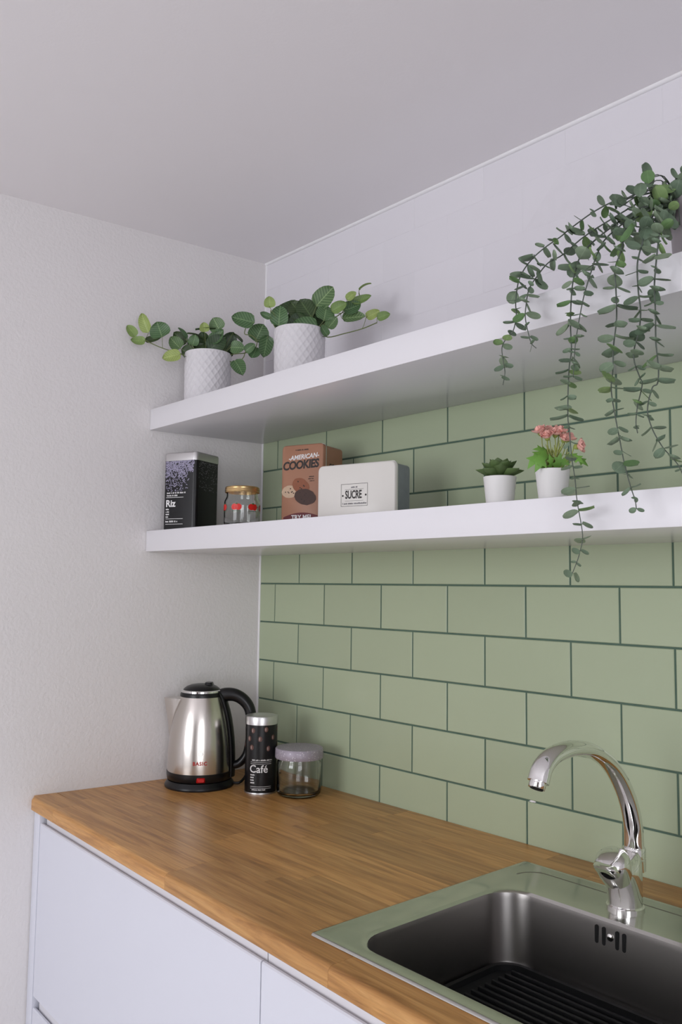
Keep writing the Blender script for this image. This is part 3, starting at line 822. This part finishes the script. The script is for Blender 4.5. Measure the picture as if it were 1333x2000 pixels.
flat(ck, 'lettering', text_mesh('-AMERICAN-', .0150, .0004, .25, 1.0), 'whiteprint', .004, .1665, y_, math.radians(3))
flat(ck, 'lettering', text_mesh('COOKIES', .0270, .0010, .12, .92), 'blackprint', -.004, .1475, y_, math.radians(2), .93, 1.0)
rk = random.Random(2)
flat(ck, 'small_print', bars(scribble(-.018, .182, 16, .0032, rk) + scribble(.020, .118, 9, .0026, rk) + scribble(.018, .113, 10, .0026, rk) + scribble(.022, .108, 8, .0026, rk)), 'blackprint', 0, 0, y_)
def cookie(cx, cz, rx, rz2, m_, lift, chips, rot=0):
    o = flat(ck, 'printed_cookie', disc(rx, rz2, 30, .03, rk), m_, cx, cz, y_ - lift, rot)
    for k in range(chips):
        a, q = rk.uniform(0, 2 * PI), rk.uniform(.2, .75)
        c = obj('printed_chip', disc(.0019, .0015, 8, .2, rk), 'chip', o, (rx * q * math.cos(a), rz2 * q * math.sin(a), .00015))
cookie(-.033, .086, .0225, .0150, 'cookie1', .0, 7)
cookie(-.002, .098, .0250, .0175, 'cookie2', .0003, 6, -.5)
cookie(.010, .072, .0300, .0185, 'cookie3', .0006, 6, -.2)
bn = []
for k in range(13):
    x = -.050 + k * .1 / 12; q = .010 - (x / .05) ** 2 * .010
    bn.append((x, .014 + q)); 
vv = [(x, z + .010, 0) for x, z in bn] + [(x, z - .014, 0) for x, z in bn]
flat(ck, 'printed_banner', mesh('banner', vv, [(k, k + 1, 14 + k, 13 + k) for k in range(12)]), 'maroon', 0, .002, y_ - .0001)
flat(ck, 'lettering', text_mesh('TRY ME!', .0150, .0004), 'whiteprint', 0, .0245, y_ - .0004)
o = obj('lettering', text_mesh('COOKIES', .030, .001), 'blackprint', ck)
o.matrix_local = Matrix.Rotation(PI / 2, 4, 'Z') @ Matrix.Translation((.018, -w_ / 2 + .002 - .0006, h_ - .052)) @ Matrix.Rotation(PI / 2, 4, 'X') @ Matrix.Scale(.55, 4)

# sugar tin
w_, d_, h_ = .1927, .0645, 1.6005 - SL1
su = thing('sugar_tin', 'wide cream sugar tin with a framed black label on the lower shelf', 'tin', (.6003, -.1735, SL1), math.radians(14))
obj('body', loft([fr(-d_ / 2 + .010, .006, .009), fr(d_ / 2 - .001, .006, .009), fr(d_ / 2, .010, .007)], smooth=40), 'sugar_side', su)
obj('lid', loft([fr(-d_ / 2, .005, .0105), fr(-d_ / 2 + .002, .0008, .0115), fr(-d_ / 2 + .0085, 0, .0115)], smooth=50), 'cream', su)
obj('seam', loft([fr(-d_ / 2 + .0083, -.0016, .012), fr(-d_ / 2 + .0108, -.0016, .012)], smooth=40), 'tin', su)
y_ = -d_ / 2 - .0004; cx, cz = -.002, .0555
flat(su, 'lettering', text_mesh('SUCRE', .0235, .0006, 0, .98), 'blackprint', cx - .002, cz, y_ - .0001, 0, .60, 1)
lw = .0007; fw, fh = .033, .0235
ln = [(-fw, -fh, fw, -fh + lw), (-fw, fh - lw, fw, fh), (-fw, -fh, -fw + lw, fh), (fw - lw, -fh, fw, fh), (-.023, .0115, .023, .0120), (-.023, -.0125, .023, -.0120)]
rs = random.Random(8)
flat(su, 'label_frame', bars(ln), 'blackprint', cx, cz, y_)
flat(su, 'small_print', bars(scribble(-.0295, -.0195, 26, .0036, rs) + scribble(-.008, .0145, 7, .0040, rs)), 'greyprint', cx, cz, y_)
for q in (-1, 1): flat(su, 'printed_rivet', disc(.0021, .0021, 14), 'blackprint', cx + q * .0285, cz - .001, y_)

# ---- small potted plants
def small_pot(root, rt0, rb0, h):
    p_ = []
    for k in range(13):
        t_ = k / 12; p_.append((rb0 + (rt0 - rb0) * t_ + .00016 * (k % 2), h * t_))
    prof = [(.0, .0)] + p_ + [(rt0 - .003, h + .0004), (rt0 - .0035, h - .006), (.0, h - .006)]
    obj('pot', lathe(prof, 48, smooth=50), 'pot', root)
    obj('soil', lathe([(.0, h - .0045), (rt0 - .0036, h - .0065)][::-1], 32), 'soil', root)

sc_ = thing('potted_succulent', 'green succulent rosette in a small white pot on the lower shelf', 'plant', (.980, -.2018, SL1))
small_pot(sc_, .0287, .0225, .0595)
def succ_leaf(L_, W_, T_):
    prof = [(0, .25, .5), (.2, .62, .9), (.45, .95, 1.0), (.65, 1.0, .85), (.82, .72, .55), (.94, .32, .3), (1.0, .03, .05)]
    loops = []
    for t_, ww, tt in prof:
        loop = []
        for k in range(10):
            a = 2 * PI * k / 10; y = ww * W_ / 2 * math.cos(a); z = tt * T_ / 2 * math.sin(a)
            loop.append((t_ * L_, y, z + .10 * L_ * t_ * t_ + .22 * W_ * (y / (W_ / 2)) ** 2 * (1 if ww > .05 else 0)))
        loops.append(loop)
    return loft(loops, smooth=70)
SL_ = [succ_leaf(.041, .025, .007), succ_leaf(.037, .024, .007), succ_leaf(.032, .021, .006), succ_leaf(.024, .015, .005)]
rp = random.Random(4)
for lay, (n, el, z0) in enumerate(((8, 14, .0600), (7, 36, .0615), (6, 56, .0625), (4, 74, .063))):
    for k in range(n):
        a = 2 * PI * k / n + lay * .45 + rp.uniform(-.08, .08)
        o = obj('leaf', SL_[lay], 'succulent', sc_, (.003 * math.cos(a), .003 * math.sin(a), z0))
        o.rotation_euler = (0, -math.radians(el + rp.uniform(-5, 5)), a)

fl = thing('potted_flowers', 'pink artificial flowers with green leaves in a small white pot on the lower shelf', 'plant', (1.0911, -.2053, SL1))
small_pot(fl, .0282, .0215, .0612)
rf = random.Random(9)
def petal_mesh(L_, W_):
    v, f = [], []
    for i in range(5):
        t_ = i / 4; ww = W_ / 2 * (.35 + .75 * math.sin(PI * (.12 + .78 * t_))) * (1 if i < 4 else .72)
        for j in range(5):
            q = (j - 2) / 2
            v.append((t_ * L_, q * ww, .38 * L_ * t_ ** 1.6 + .30 * W_ * q * q * (1 - .4 * t_)))
    for i in range(4):
        for j in range(4):
            a = i * 5 + j; f.append((a, a + 1, a + 6, a + 5))
    return mesh('petal', v, f, 60)
PM = [petal_mesh(.0135, .0145), petal_mesh(.0105, .0115)]
RT = Vector((.663, .748, 0)).normalized(); TC = Vector((.748, -.663, 0)).normalized()    # sideways and towards the room
def flower(pos, axis, s_):
    fo = obj('bloom', lathe([(.0, -.005), (.0035, -.003), (.005, .001), (.003, .003), (.0, .0035)], 12), 'flowerstem', fl)
    fo.matrix_local = Matrix.Translation(pos) @ axis.to_track_quat('Z', 'Y').to_matrix().to_4x4() @ Matrix.Scale(s_, 4)
    for lay, (n, el) in enumerate(((6, 12), (5, 38), (4, 62))):
        for k in range(n):
            o = obj('petal', PM[min(lay, 1)], 'petal', fo, (0, 0, .0008 * lay)); o.rotation_euler = (rf.uniform(-.15, .15), -math.radians(el + rf.uniform(-8, 8)), 2 * PI * k / n + lay * .5)
# (sideways, up, towards room) of each bloom, from the pot's rim centre
base = Vector((0, 0, .057))
for sx, uz, dz, s_ in ((-.020, .064, .004, 1.05), (-.004, .066, -.006, 1.05), (.010, .064, .008, 1.0), (-.012, .054, .016, 1.0), (.026, .055, .0, 1.0), (.037, .042, .010, 1.1), (.014, .050, .018, .9), (.002, .060, .012, 1.0), (-.006, .063, -.018, .9)):
    pos = base + RT * sx + TC * dz + Vector((0, 0, uz))
    ax = (RT * sx * 18 + TC * (dz * 20 + .15) + Vector((0, 0, .75 if sx < .03 else .15))).normalized()
    flower(pos, ax, s_)
    b0 = base + RT * rf.uniform(-.008, .008) + TC * rf.uniform(-.008, .008)
    mid = b0.lerp(pos, .55) + RT * sx * .12
    obj('stem', tube(spline([b0, mid, pos - ax * .004], 4), .0009, 6), 'flowerstem', fl)
for k in range(26):                                     # fine stems and sepals in the bunch
    b0 = base + RT * rf.uniform(-.010, .010) + TC * rf.uniform(-.008, .010)
    tp_ = base + RT * rf.uniform(-.016, .028) + TC * rf.uniform(-.012, .016) + Vector((0, 0, rf.uniform(.028, .052)))
    obj('stem', tube(spline([b0, b0.lerp(tp_, .5) + RT * rf.uniform(-.003, .003), tp_], 3), rf.uniform(.0006, .0011), 5), 'flowerstem', fl)
def lobed_leaf(L_, W_):
    out = [(0, .05), (.12, .28), (.22, .95), (.34, .55), (.45, .42), (.58, .95), (.68, .42), (.85, .22), (1.0, .0)]
    v = [(t_ * L_, 0, .14 * L_ * math.sin(t_ * PI)) for t_, _ in out]
    n = len(v)
    for sgn in (1, -1):
        v += [(t_ * L_ + (.10 * L_ if ww > .9 else 0), sgn * ww * W_ / 2, .14 * L_ * math.sin(t_ * PI) - .05 * L_ * ww) for t_, ww in out]
    f = []
    for i in range(n - 1):
        f.append((i, i + 1, n + i + 1, n + i)); f.append((i + 1, i, 2 * n + i, 2 * n + i + 1))
    return mesh('leaf', v, f, 60)
LL = lobed_leaf(.034, .022)
def leaf_frame(b, t_, face):
    """matrix with x from b to t_, z near `face`; scaled to the leaf's length"""
    x = (t_ - b); L_ = x.length; x = x.normalized(); z = (face - x * face.dot(x)).normalized(); y = z.cross(x)
    m_ = Matrix((x, y, z)).transposed().to_4x4(); m_.translation = b; return m_, L_
for (bx, bz, bd), (tx, tz, td) in (((-.018, .034, .012), (-.046, .002, .02)), ((-.014, .036, .010), (-.035, -.004, .024)), ((-.008, .034, .006), (-.036, .036, .012)), ((.030, .026, .010), (.054, .008, .018)), ((.026, .030, .008), (.046, .012, .022)),
                                   ((.0, .004, .012), (.008, .030, .026)), ((-.006, .004, .012), (-.012, .028, .024)), ((.008, .006, .0), (.030, .024, .004)), ((-.002, .002, -.010), (-.03, .022, -.014))):
    b = base + RT * bx + Vector((0, 0, bz)) + TC * bd; t_ = base + RT * tx + Vector((0, 0, tz)) + TC * td
    m_, L_ = leaf_frame(b, t_, TC + Vector((0, 0, .5)) + RT * rf.uniform(-.3, .3))
    o = obj('leaf', LL, 'flowerleaf', fl); o.matrix_local = m_ @ Matrix.Scale(L_ / .034, 4)
    obj('leaf_stalk', tube(spline([base + RT * bx * .1, base.lerp(b, .5) + RT * bx * .35, b], 3), .0008, 5), 'flowerstem', fl)

# ================================================================== TOP SHELF: VINES
def lattice_pot(root, rt0, rb0, h):
    """straight pot with a raised diamond lattice on the outside"""
    nu, nv = 168, 56; v, f = [], []
    kk = 22
    for j in range(nv + 1):
        t_ = j / nv
        for i in range(nu):
            a = 2 * PI * i / nu; r = rb0 + (rt0 - rb0) * t_
            p1 = abs(((a / (2 * PI) * kk + t_ * 6.0) % 1) - .5) * 2; p2 = abs(((a / (2 * PI) * kk - t_ * 6.0) % 1) - .5) * 2
            e = max(max(0, 1 - (1 - p1) / .28), max(0, 1 - (1 - p2) / .28))
            if t_ < .03 or t_ > .975: e = .3
            r += .0020 * e
            v.append((r * math.cos(a), r * math.sin(a), h * t_))
    for j in range(nv):
        for i in range(nu):
            i2 = (i + 1) % nu; f.append((j * nu + i, j * nu + i2, (j + 1) * nu + i2, (j + 1) * nu + i))
    outer = mesh('pot', v, f, 60)
    inner = lathe([(rt0 + .0002, h), (rt0 - .003, h + .0003), (rt0 - .004, h - .014), (.0, h - .014)][::-1], 56)
    bot = lathe([(.0, .0), (rb0, .0)], 56)
    me = join([outer, inner, bot]); me.polygons.foreach_set('use_smooth', [True] * len(me.polygons)); me.set_sharp_from_angle(angle=math.radians(60))
    obj('pot', me, 'potline', root)
    obj('soil', lathe([(.0, h - .010), (rt0 - .0042, h - .012)][::-1], 40), 'soil', root)

def ovate_leaf(curl, n=7):
    """unit leaf along +x, width 1 across y (scaled later), folded a little along its midrib"""
    v, f = [], []
    ws = [.10, .38, .49, .5, .46, .37, .21, .0]
    for t_, ww in zip([0, .07, .22, .42, .6, .77, .91, 1.0], ws):
        for j in range(5):
            q = (j - 2) / 2
            v.append((t_, q * ww, .10 * q * q + curl * math.sin(t_ * PI * .9) - curl * .5 * t_))
    for i in range(n):
        for j in range(4):
            a = i * 5 + j; f.append((a, a + 1, a + 6, a + 5))
    return mesh('leaf', v, f, 70)
OV = {}
for k_ in range(3):
    for c_ in (.04, .13, -.08): OV[(k_, c_)] = ovate_leaf(c_)
def vine(root, leaves, stems, top, seed, extra):
    rv = random.Random(seed)
    for st in stems:
        n = len(st); P = [RT * x + Vector((0, 0, z)) + TC * (.010 + .014 * (i / max(1, n - 1))) + top for i, (x, z) in enumerate(st)]
        obj('stem', tube(spline(P, 4), .0012, 6), 'vinestem', root)
    allv = list(leaves)
    for _ in range(extra):
        a, q = rv.uniform(0, 2 * PI), rv.uniform(.1, .75)
        bx, bz = .045 * q * math.cos(a), rv.uniform(.0, .025); tx = bx + .03 * math.cos(a); tz = bz + rv.uniform(.015, .035)
        allv.append((bx, bz, tx, tz, rv.uniform(.026, .036), 0, -.02 + .02 * math.sin(a)))
    for i, L_ in enumerate(allv):
        bx, bz, tx, tz, wd, kind = L_[:6]
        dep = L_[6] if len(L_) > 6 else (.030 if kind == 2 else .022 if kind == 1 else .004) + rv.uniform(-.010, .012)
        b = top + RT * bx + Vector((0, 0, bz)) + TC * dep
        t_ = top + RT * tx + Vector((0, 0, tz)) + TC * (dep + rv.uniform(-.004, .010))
        ln_ = ((t_ - b).length)
        thin = wd < .35 * ln_
        face = TC + Vector((0, 0, rv.uniform(-.15, .45))) + RT * rv.uniform(-.35, .35)
        if thin:
            face = (Vector((0, 0, 1)) + TC * rv.uniform(.15, .35)); wd = max(wd * 1.8, ln_ * .55)
        m_, ln_ = leaf_frame(b, t_, face)
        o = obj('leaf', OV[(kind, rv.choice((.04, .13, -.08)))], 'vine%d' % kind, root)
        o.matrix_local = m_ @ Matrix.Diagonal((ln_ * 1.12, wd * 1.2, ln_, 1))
        # leaf stalk back towards the pot mouth or its runner
        if abs(bx) < .07: q0 = top + RT * bx * .35 + Vector((0, 0, -.012)) + TC * .004
        else:
            best = min(((RT * x + Vector((0, 0, z)) + TC * .020 + top) for st in stems for x, z in st), key=lambda p_: (p_ - b).length); q0 = best
        if (q0 - b).length > .004:
            obj('leaf_stalk', tube(spline([q0, q0.lerp(b, .5) + Vector((0, 0, -.003)), b, b.lerp(t_, .12)], 3), .0007, 5), 'vinestem', root)

# leaf outlines of each vine: (base sideways, base up, tip sideways, tip up, width, kind) in metres from the pot mouth
V1= [(-0.1797, 0.0376, -0.1987, 0.0618, 0.021, 2), (-0.1483, 0.0485, -0.1629, 0.0913, 0.0257, 2), (-0.1539, 0.0252, -0.1854, 0.0248, 0.0199, 2), (-0.1586, 0.0321, -0.1225, 0.0395, 0.014, 0), (-0.112, 0.035, -0.1241, 0.0686, 0.0444, 1), (-0.0673, 0.01, -0.0898, 0.0329, 0.0304, 1), (-0.0558, 0.0264, -0.083, 0.0493, 0.0257, 0), (-0.0536, 0.0334, -0.0726, 0.0588, 0.0093, 1), (-0.0623, -0.0109, -0.1019, -0.0219, 0.0257, 2), (-0.0368, 0.001, -0.0626, 0.0077, 0.0304, 0), (-0.037, 0.0173, -0.0303, 0.0418, 0.0234, 1), (-0.0069, 0.034, -0.0479, 0.0474, 0.0117, 0), (-0.0071, 0.0526, -0.0085, 0.0724, 0.021, 2), (0.0072, 0.0295, 0.0372, 0.0555, 0.028, 1), (0.0302, 0.0577, 0.0147, 0.0866, 0.035, 1), (0.0028, 0.0085, 0.041, 0.0393, 0.0397, 0), (-0.0182, 0.0036, -0.0138, 0.0269, 0.028, 0), (0.0401, 0.0113, 0.0606, 0.0535, 0.035, 0), (0.0606, 0.0535, 0.0843, 0.0305, 0.0093, 0), (0.0609, 0.0302, 0.0855, 0.0235, 0.0093, 0), (0.06, 0.0116, 0.0927, 0.0085, 0.028, 1), (0.0208, 0.0623, -0.0259, 0.0582, 0.0093, 0), (0.0721, -0.0232, 0.0924, -0.059, 0.0304, 1), (0.1191, 0.0743, 0.0675, 0.0865, 0.0337, 1), (0.1196, 0.0327, 0.1384, 0.0698, 0.045, 1), (0.1516, 0.0427, 0.1442, -0.0092, 0.0305, 1), (0.1247, 0.0136, 0.1137, -0.0115, 0.0289, 1), (0.0975, 0.0005, 0.1198, 0.0167, 0.0193, 1)]
V2= [(-0.0659, 0.0403, -0.0676, 0.0621, 0.0219, 2), (-0.0465, 0.0028, -0.0441, 0.045, 0.035, 1), (-0.0642, 0.02, -0.0861, 0.0285, 0.0131, 1), (-0.0035, 0.0643, -0.0485, 0.0463, 0.0321, 0), (0.0086, 0.0268, -0.0181, 0.0612, 0.0408, 0), (0.0261, 0.0299, 0.0023, 0.0659, 0.0437, 0), (0.0374, 0.0518, 0.0719, 0.09, 0.0379, 1), (0.0409, 0.0068, -0.0116, 0.0091, 0.0321, 1), (0.0554, 0.0157, 0.0608, 0.0477, 0.0364, 1), (-0.0144, 0.0032, 0.0085, 0.0326, 0.035, 0), (0.0292, 0.0125, 0.0433, 0.0475, 0.035, 0), (0.0643, -0.0016, 0.083, 0.0219, 0.0233, 1), (0.0646, -0.019, 0.0512, 0.0012, 0.0175, 1), (0.0726, 0.0363, 0.103, 0.0526, 0.0219, 2), (0.0988, 0.0395, 0.135, 0.0545, 0.0292, 1), (0.1072, 0.0628, 0.126, 0.079, 0.0175, 2), (0.1189, 0.0601, 0.1581, 0.0722, 0.0175, 2), (0.1347, 0.0835, 0.1593, 0.0954, 0.0073, 2), (0.0976, 0.0221, 0.1441, 0.0256, 0.0277, 1), (0.1514, 0.0257, 0.1789, 0.0391, 0.0189, 2), (0.1763, 0.0202, 0.2024, 0.0278, 0.0175, 2)]
ST1= [[(-0.039, -0.0071), (-0.0718, -0.0006), (-0.1117, 0.0106), (-0.1398, 0.0218), (-0.1586, 0.0309), (-0.1797, 0.0365)], [(0.0462, -0.0034), (0.075, 0.0002), (0.0959, 0.002), (0.1198, 0.0135), (0.1244, 0.0328), (0.1098, 0.0454), (0.0937, 0.0484), (0.0967, 0.0644)], [(0.0462, -0.0034), (0.0544, -0.0193), (0.0753, -0.0222), (0.0913, -0.0124), (0.0959, 0.0004)]]
ST2= [[(0.0439, -0.0018), (0.0645, -0.0175), (0.1023, -0.0098), (0.143, 0.0009), (0.1763, 0.0144)], [(0.0293, 0.0023), (0.0612, 0.0158), (0.093, 0.0365), (0.119, 0.0543), (0.1348, 0.0719), (0.1347, 0.0835)], [(-0.0493, -0.003), (-0.0552, 0.0027), (-0.0642, 0.02), (-0.0659, 0.0403)]]
# stem paths of the hanging eucalyptus strands, in metres
STRANDS = [
    [(1.3253, -0.235, 1.9261), (1.3061, -0.2557, 1.9237), (1.2822, -0.2711, 1.9193), (1.2587, -0.2849, 1.917), (1.2307, -0.2978, 1.9055), (1.1978, -0.31, 1.8862), (1.1894, -0.3218, 1.8734), (1.167, -0.3332, 1.8585), (1.1524, -0.3443, 1.8421), (1.1432, -0.3551, 1.8218), (1.1424, -0.3656, 1.8002), (1.1461, -0.376, 1.7683), (1.147, -0.376, 1.7493), (1.1412, -0.376, 1.7272), (1.1279, -0.376, 1.7175), (1.1202, -0.376, 1.7049), (1.123, -0.376, 1.6831), (1.1257, -0.376, 1.6662), (1.1218, -0.376, 1.6481)] ,
    [(1.3252, -0.235, 1.92), (1.2952, -0.2625, 1.9137), (1.2554, -0.2828, 1.8933), (1.2166, -0.3012, 1.8709), (1.1894, -0.3183, 1.8457), (1.1759, -0.3346, 1.8332), (1.1675, -0.3502, 1.8116), (1.1625, -0.3653, 1.7879), (1.1675, -0.38, 1.7574), (1.1664, -0.38, 1.7392), (1.1717, -0.38, 1.7149), (1.1769, -0.38, 1.6993), (1.1849, -0.38, 1.6908)] ,
    [(1.3236, -0.235, 1.9174), (1.3005, -0.2728, 1.8993), (1.2657, -0.3008, 1.8728), (1.232, -0.326, 1.838), (1.2331, -0.3496, 1.8032), (1.2414, -0.372, 1.7723), (1.2386, -0.372, 1.7463), (1.2373, -0.372, 1.7133), (1.2385, -0.372, 1.6792), (1.2349, -0.372, 1.6578), (1.2325, -0.372, 1.6275), (1.2315, -0.372, 1.5835), (1.2337, -0.372, 1.5654), (1.2366, -0.372, 1.5283), (1.2415, -0.372, 1.4974), (1.2447, -0.372, 1.4647), (1.2526, -0.372, 1.4178), (1.2473, -0.372, 1.3924), (1.2423, -0.372, 1.3796), (1.2344, -0.372, 1.3628)] ,
    [(1.3236, -0.235, 1.9205), (1.2996, -0.2815, 1.8907), (1.2662, -0.316, 1.8528), (1.2674, -0.347, 1.8194), (1.2752, -0.376, 1.7845), (1.2623, -0.376, 1.7505), (1.2544, -0.376, 1.7195), (1.2479, -0.376, 1.6874), (1.245, -0.376, 1.6595), (1.2435, -0.376, 1.638)] ,
    [(1.3235, -0.235, 1.9167), (1.3124, -0.2952, 1.8783), (1.3081, -0.3398, 1.8475), (1.3236, -0.38, 1.7999), (1.3125, -0.38, 1.773), (1.3133, -0.38, 1.7471), (1.3136, -0.38, 1.7048), (1.3084, -0.38, 1.6675), (1.3068, -0.38, 1.6343), (1.304, -0.38, 1.6119), (1.307, -0.38, 1.5864), (1.3152, -0.38, 1.5414), (1.3212, -0.38, 1.5101), (1.3294, -0.38, 1.4787), (1.3355, -0.38, 1.46), (1.3374, -0.38, 1.4479)] ,
    [(1.3235, -0.235, 1.9167), (1.3245, -0.2919, 1.8753), (1.3298, -0.334, 1.835), (1.349, -0.372, 1.803), (1.3408, -0.372, 1.7757), (1.3412, -0.372, 1.7376), (1.3439, -0.372, 1.7099), (1.3412, -0.372, 1.6833), (1.3342, -0.372, 1.6617), (1.3338, -0.372, 1.6431), (1.3411, -0.372, 1.6212), (1.3441, -0.372, 1.6105), (1.337, -0.372, 1.5831), (1.3345, -0.372, 1.5624), (1.3364, -0.372, 1.5479)] ,
    [(1.3266, -0.235, 1.9156), (1.3404, -0.2935, 1.8658), (1.355, -0.3369, 1.8262), (1.3729, -0.376, 1.7945), (1.3687, -0.376, 1.7646), (1.3659, -0.376, 1.7343), (1.3667, -0.376, 1.7035), (1.3665, -0.376, 1.6623), (1.3693, -0.376, 1.6275), (1.3674, -0.376, 1.6078), (1.3601, -0.376, 1.603), (1.3531, -0.376, 1.5756), (1.359, -0.376, 1.5505), (1.3712, -0.376, 1.5271), (1.3812, -0.376, 1.5142), (1.3929, -0.376, 1.4994), (1.4005, -0.376, 1.482)] ,
]
vp = thing('potted_vine', 'variegated vine trailing left from a white lattice pot nearest the plaster wall', 'plant', (.0956, -.2459, SU1), 0, 'vines in white lattice pots')
lattice_pot(vp, .0577, .0555, .1345)
vine(vp, V1, ST1, Vector((0, 0, .1345)), 1, 12)
vq = thing('potted_vine', 'variegated vine trailing right from a white lattice pot, second from the plaster wall', 'plant', (.4055, -.1975, SU1), 0, 'vines in white lattice pots')
lattice_pot(vq, .0577, .0555, .1375)
vine(vq, V2, ST2, Vector((0, 0, .1375)), 2, 14)

# ================================================================== TOP SHELF: EUCALYPTUS
BXc, BYc = 1.3600, -.1840
ec = thing('potted_eucalyptus', 'grey green eucalyptus with long strands hanging from a grey pot over both shelves', 'plant', (BXc, BYc, SU1))
hb = .1355
obj('pot', lathe([(.0, 0), (.0545, 0), (.056, .002), (.0625, hb - .010), (.0648, hb - .009), (.0655, hb - .004), (.0645, hb), (.0615, hb), (.0605, hb - .012), (.0, hb - .012)], 56, smooth=40), 'bucket', ec)
obj('soil', lathe([(.0, hb - .008), (.0604, hb - .010)][::-1], 40), 'soil', ec)
def round_leaf(cup):
    v, f = [], []
    ws = [.05, .26, .42, .49, .49, .42, .28, .0]
    ts = [0, .12, .28, .45, .62, .79, .93, 1.0]
    for t_, ww in zip(ts, ws):
        for j in range(5):
            q = (j - 2) / 2; v.append((t_, q * ww, cup * (q * q * .5 + (t_ - .5) ** 2)))
    for i in range(7):
        for j in range(4):
            a = i * 5 + j; f.append((a, a + 1, a + 6, a + 5))
    return mesh('leaf', v, f, 70)
RL = {(k_, c_): round_leaf(c_) for k_ in ('euc', 'euc2') for c_ in (.10, .28)}
re_ = random.Random(12)
org = Vector((BXc, BYc, SU1))
leaf_specs = []
def euc_leaf(pos, dirv, nrm, ln_, wd):
    k_ = 'euc2' if re_.random() < .2 else 'euc'
    m_, l2 = leaf_frame(pos, pos + dirv * ln_, nrm)
    leaf_specs.append((ln_ * wd, k_, re_.choice((.10, .28)), m_ @ Matrix.Diagonal((ln_, wd, ln_, 1))))
for si, st in enumerate(STRANDS):
    P = spline([Vector(p_) - org for p_ in st], 6)
    obj('stem', tube(P, [.00125 - .0006 * i / (len(P) - 1) for i in range(len(P))], 6), 'eucstem', ec)
    acc, step, ph = 0.0, .0100, re_.uniform(0, 3)
    tot = sum((P[i + 1] - P[i]).length for i in range(len(P) - 1)); done = 0
    for i in range(len(P) - 1):
        seg = (P[i + 1] - P[i]); acc += seg.length; done += seg.length
        if acc < step: continue
        acc = 0; step = re_.uniform(.0120, .0170)
        T = seg.normalized(); pos = P[i + 1]
        side = T.cross(Vector((math.cos(ph), math.sin(ph), .2))).normalized(); side = (side - T * side.dot(T)).normalized()
        ph += PI / 2 + re_.uniform(-.5, .5)
        # taper: big leaves near the middle, small at the tip, one big pair now and then
        t_ = done / tot
        sz = (.0205 if t_ < .75 else .0205 - .0075 * (t_ - .75) / .25) * re_.choice((.62, .8, .95, 1.05, 1.15, 1.3))
        for sg in (1, -1):
            dv = (side * sg + T * re_.uniform(-.05, .45) + Vector((re_.uniform(-.2, .2), re_.uniform(-.2, .2), re_.uniform(-.25, .1)))).normalized()
            q = pos + org + dv * sz
            if q.y > Y_SH - .004 and SL0 - .02 < q.z < SU1 + .012: dv.y = -abs(dv.y) * .6; dv.normalize()
            nr = (-T * .8 + TC * re_.uniform(.1, 1.5) + RT * re_.uniform(-.5, .5) + Vector((0, 0, re_.uniform(0, .4)))).normalized()
            if abs(nr.dot(dv)) > .95: nr = TC.copy()
            euc_leaf(pos, dv, nr, sz * re_.uniform(.85, 1.1), sz * re_.uniform(.72, .95))
for k in range(44):                                       # leafy crown round the pot's mouth
    a = re_.uniform(0, 2 * PI)
    if k < 32: pos = Vector((1.305 + re_.uniform(-.05, .035), -.255 + re_.uniform(-.045, .045), 1.905 + re_.uniform(-.045, .038))) - org
    else: pos = Vector((re_.uniform(-.05, .05), re_.uniform(-.05, .05), hb + re_.uniform(.004, .03)))
    dv = Vector((re_.uniform(-1, .6), re_.uniform(-1, .2), re_.uniform(-.5, 1))).normalized()
    sz = re_.uniform(.014, .026)
    nr = (TC + Vector((re_.uniform(-.7, .7), re_.uniform(-.5, .5), re_.uniform(-.2, 1.0)))).normalized()
    if abs(nr.dot(dv)) > .9: nr = Vector((0, 0, 1))
    euc_leaf(pos, dv, nr, sz, sz * re_.uniform(.75, .95))
    sb = Vector((-.034, -.048, hb - .004)) if k < 32 else Vector((pos.x * .6, pos.y * .6, hb - .012))
    obj('sprig', tube(spline([sb, sb.lerp(pos, .55) + Vector((0, 0, .012)), pos], 3), .0008, 5), 'eucstem', ec)

# the 300 largest leaves are parts of their own, the small remainder one joined part
leaf_specs.sort(key=lambda q: -q[0])
for _, k_, c_, m_ in leaf_specs[:300]:
    o = obj('leaf', RL[(k_, c_)], k_, ec); o.matrix_local = m_
bm = bmesh.new()
for _, k_, c_, m_ in leaf_specs[300:]:
    me = RL[(k_, c_)].copy(); me.transform(m_); bm.from_mesh(me); bpy.data.meshes.remove(me)
if len(bm.verts):
    me = bpy.data.meshes.new('small_leaves'); bm.to_mesh(me); me.materials.clear()
    me.materials.append(mat('small_eucalyptus_leaves', srgb(112, 131, 108), .6, var=.25, vscale=60))
    o = obj('small_leaves', me, None, ec); o['kind'] = 'stuff'
bm.free()
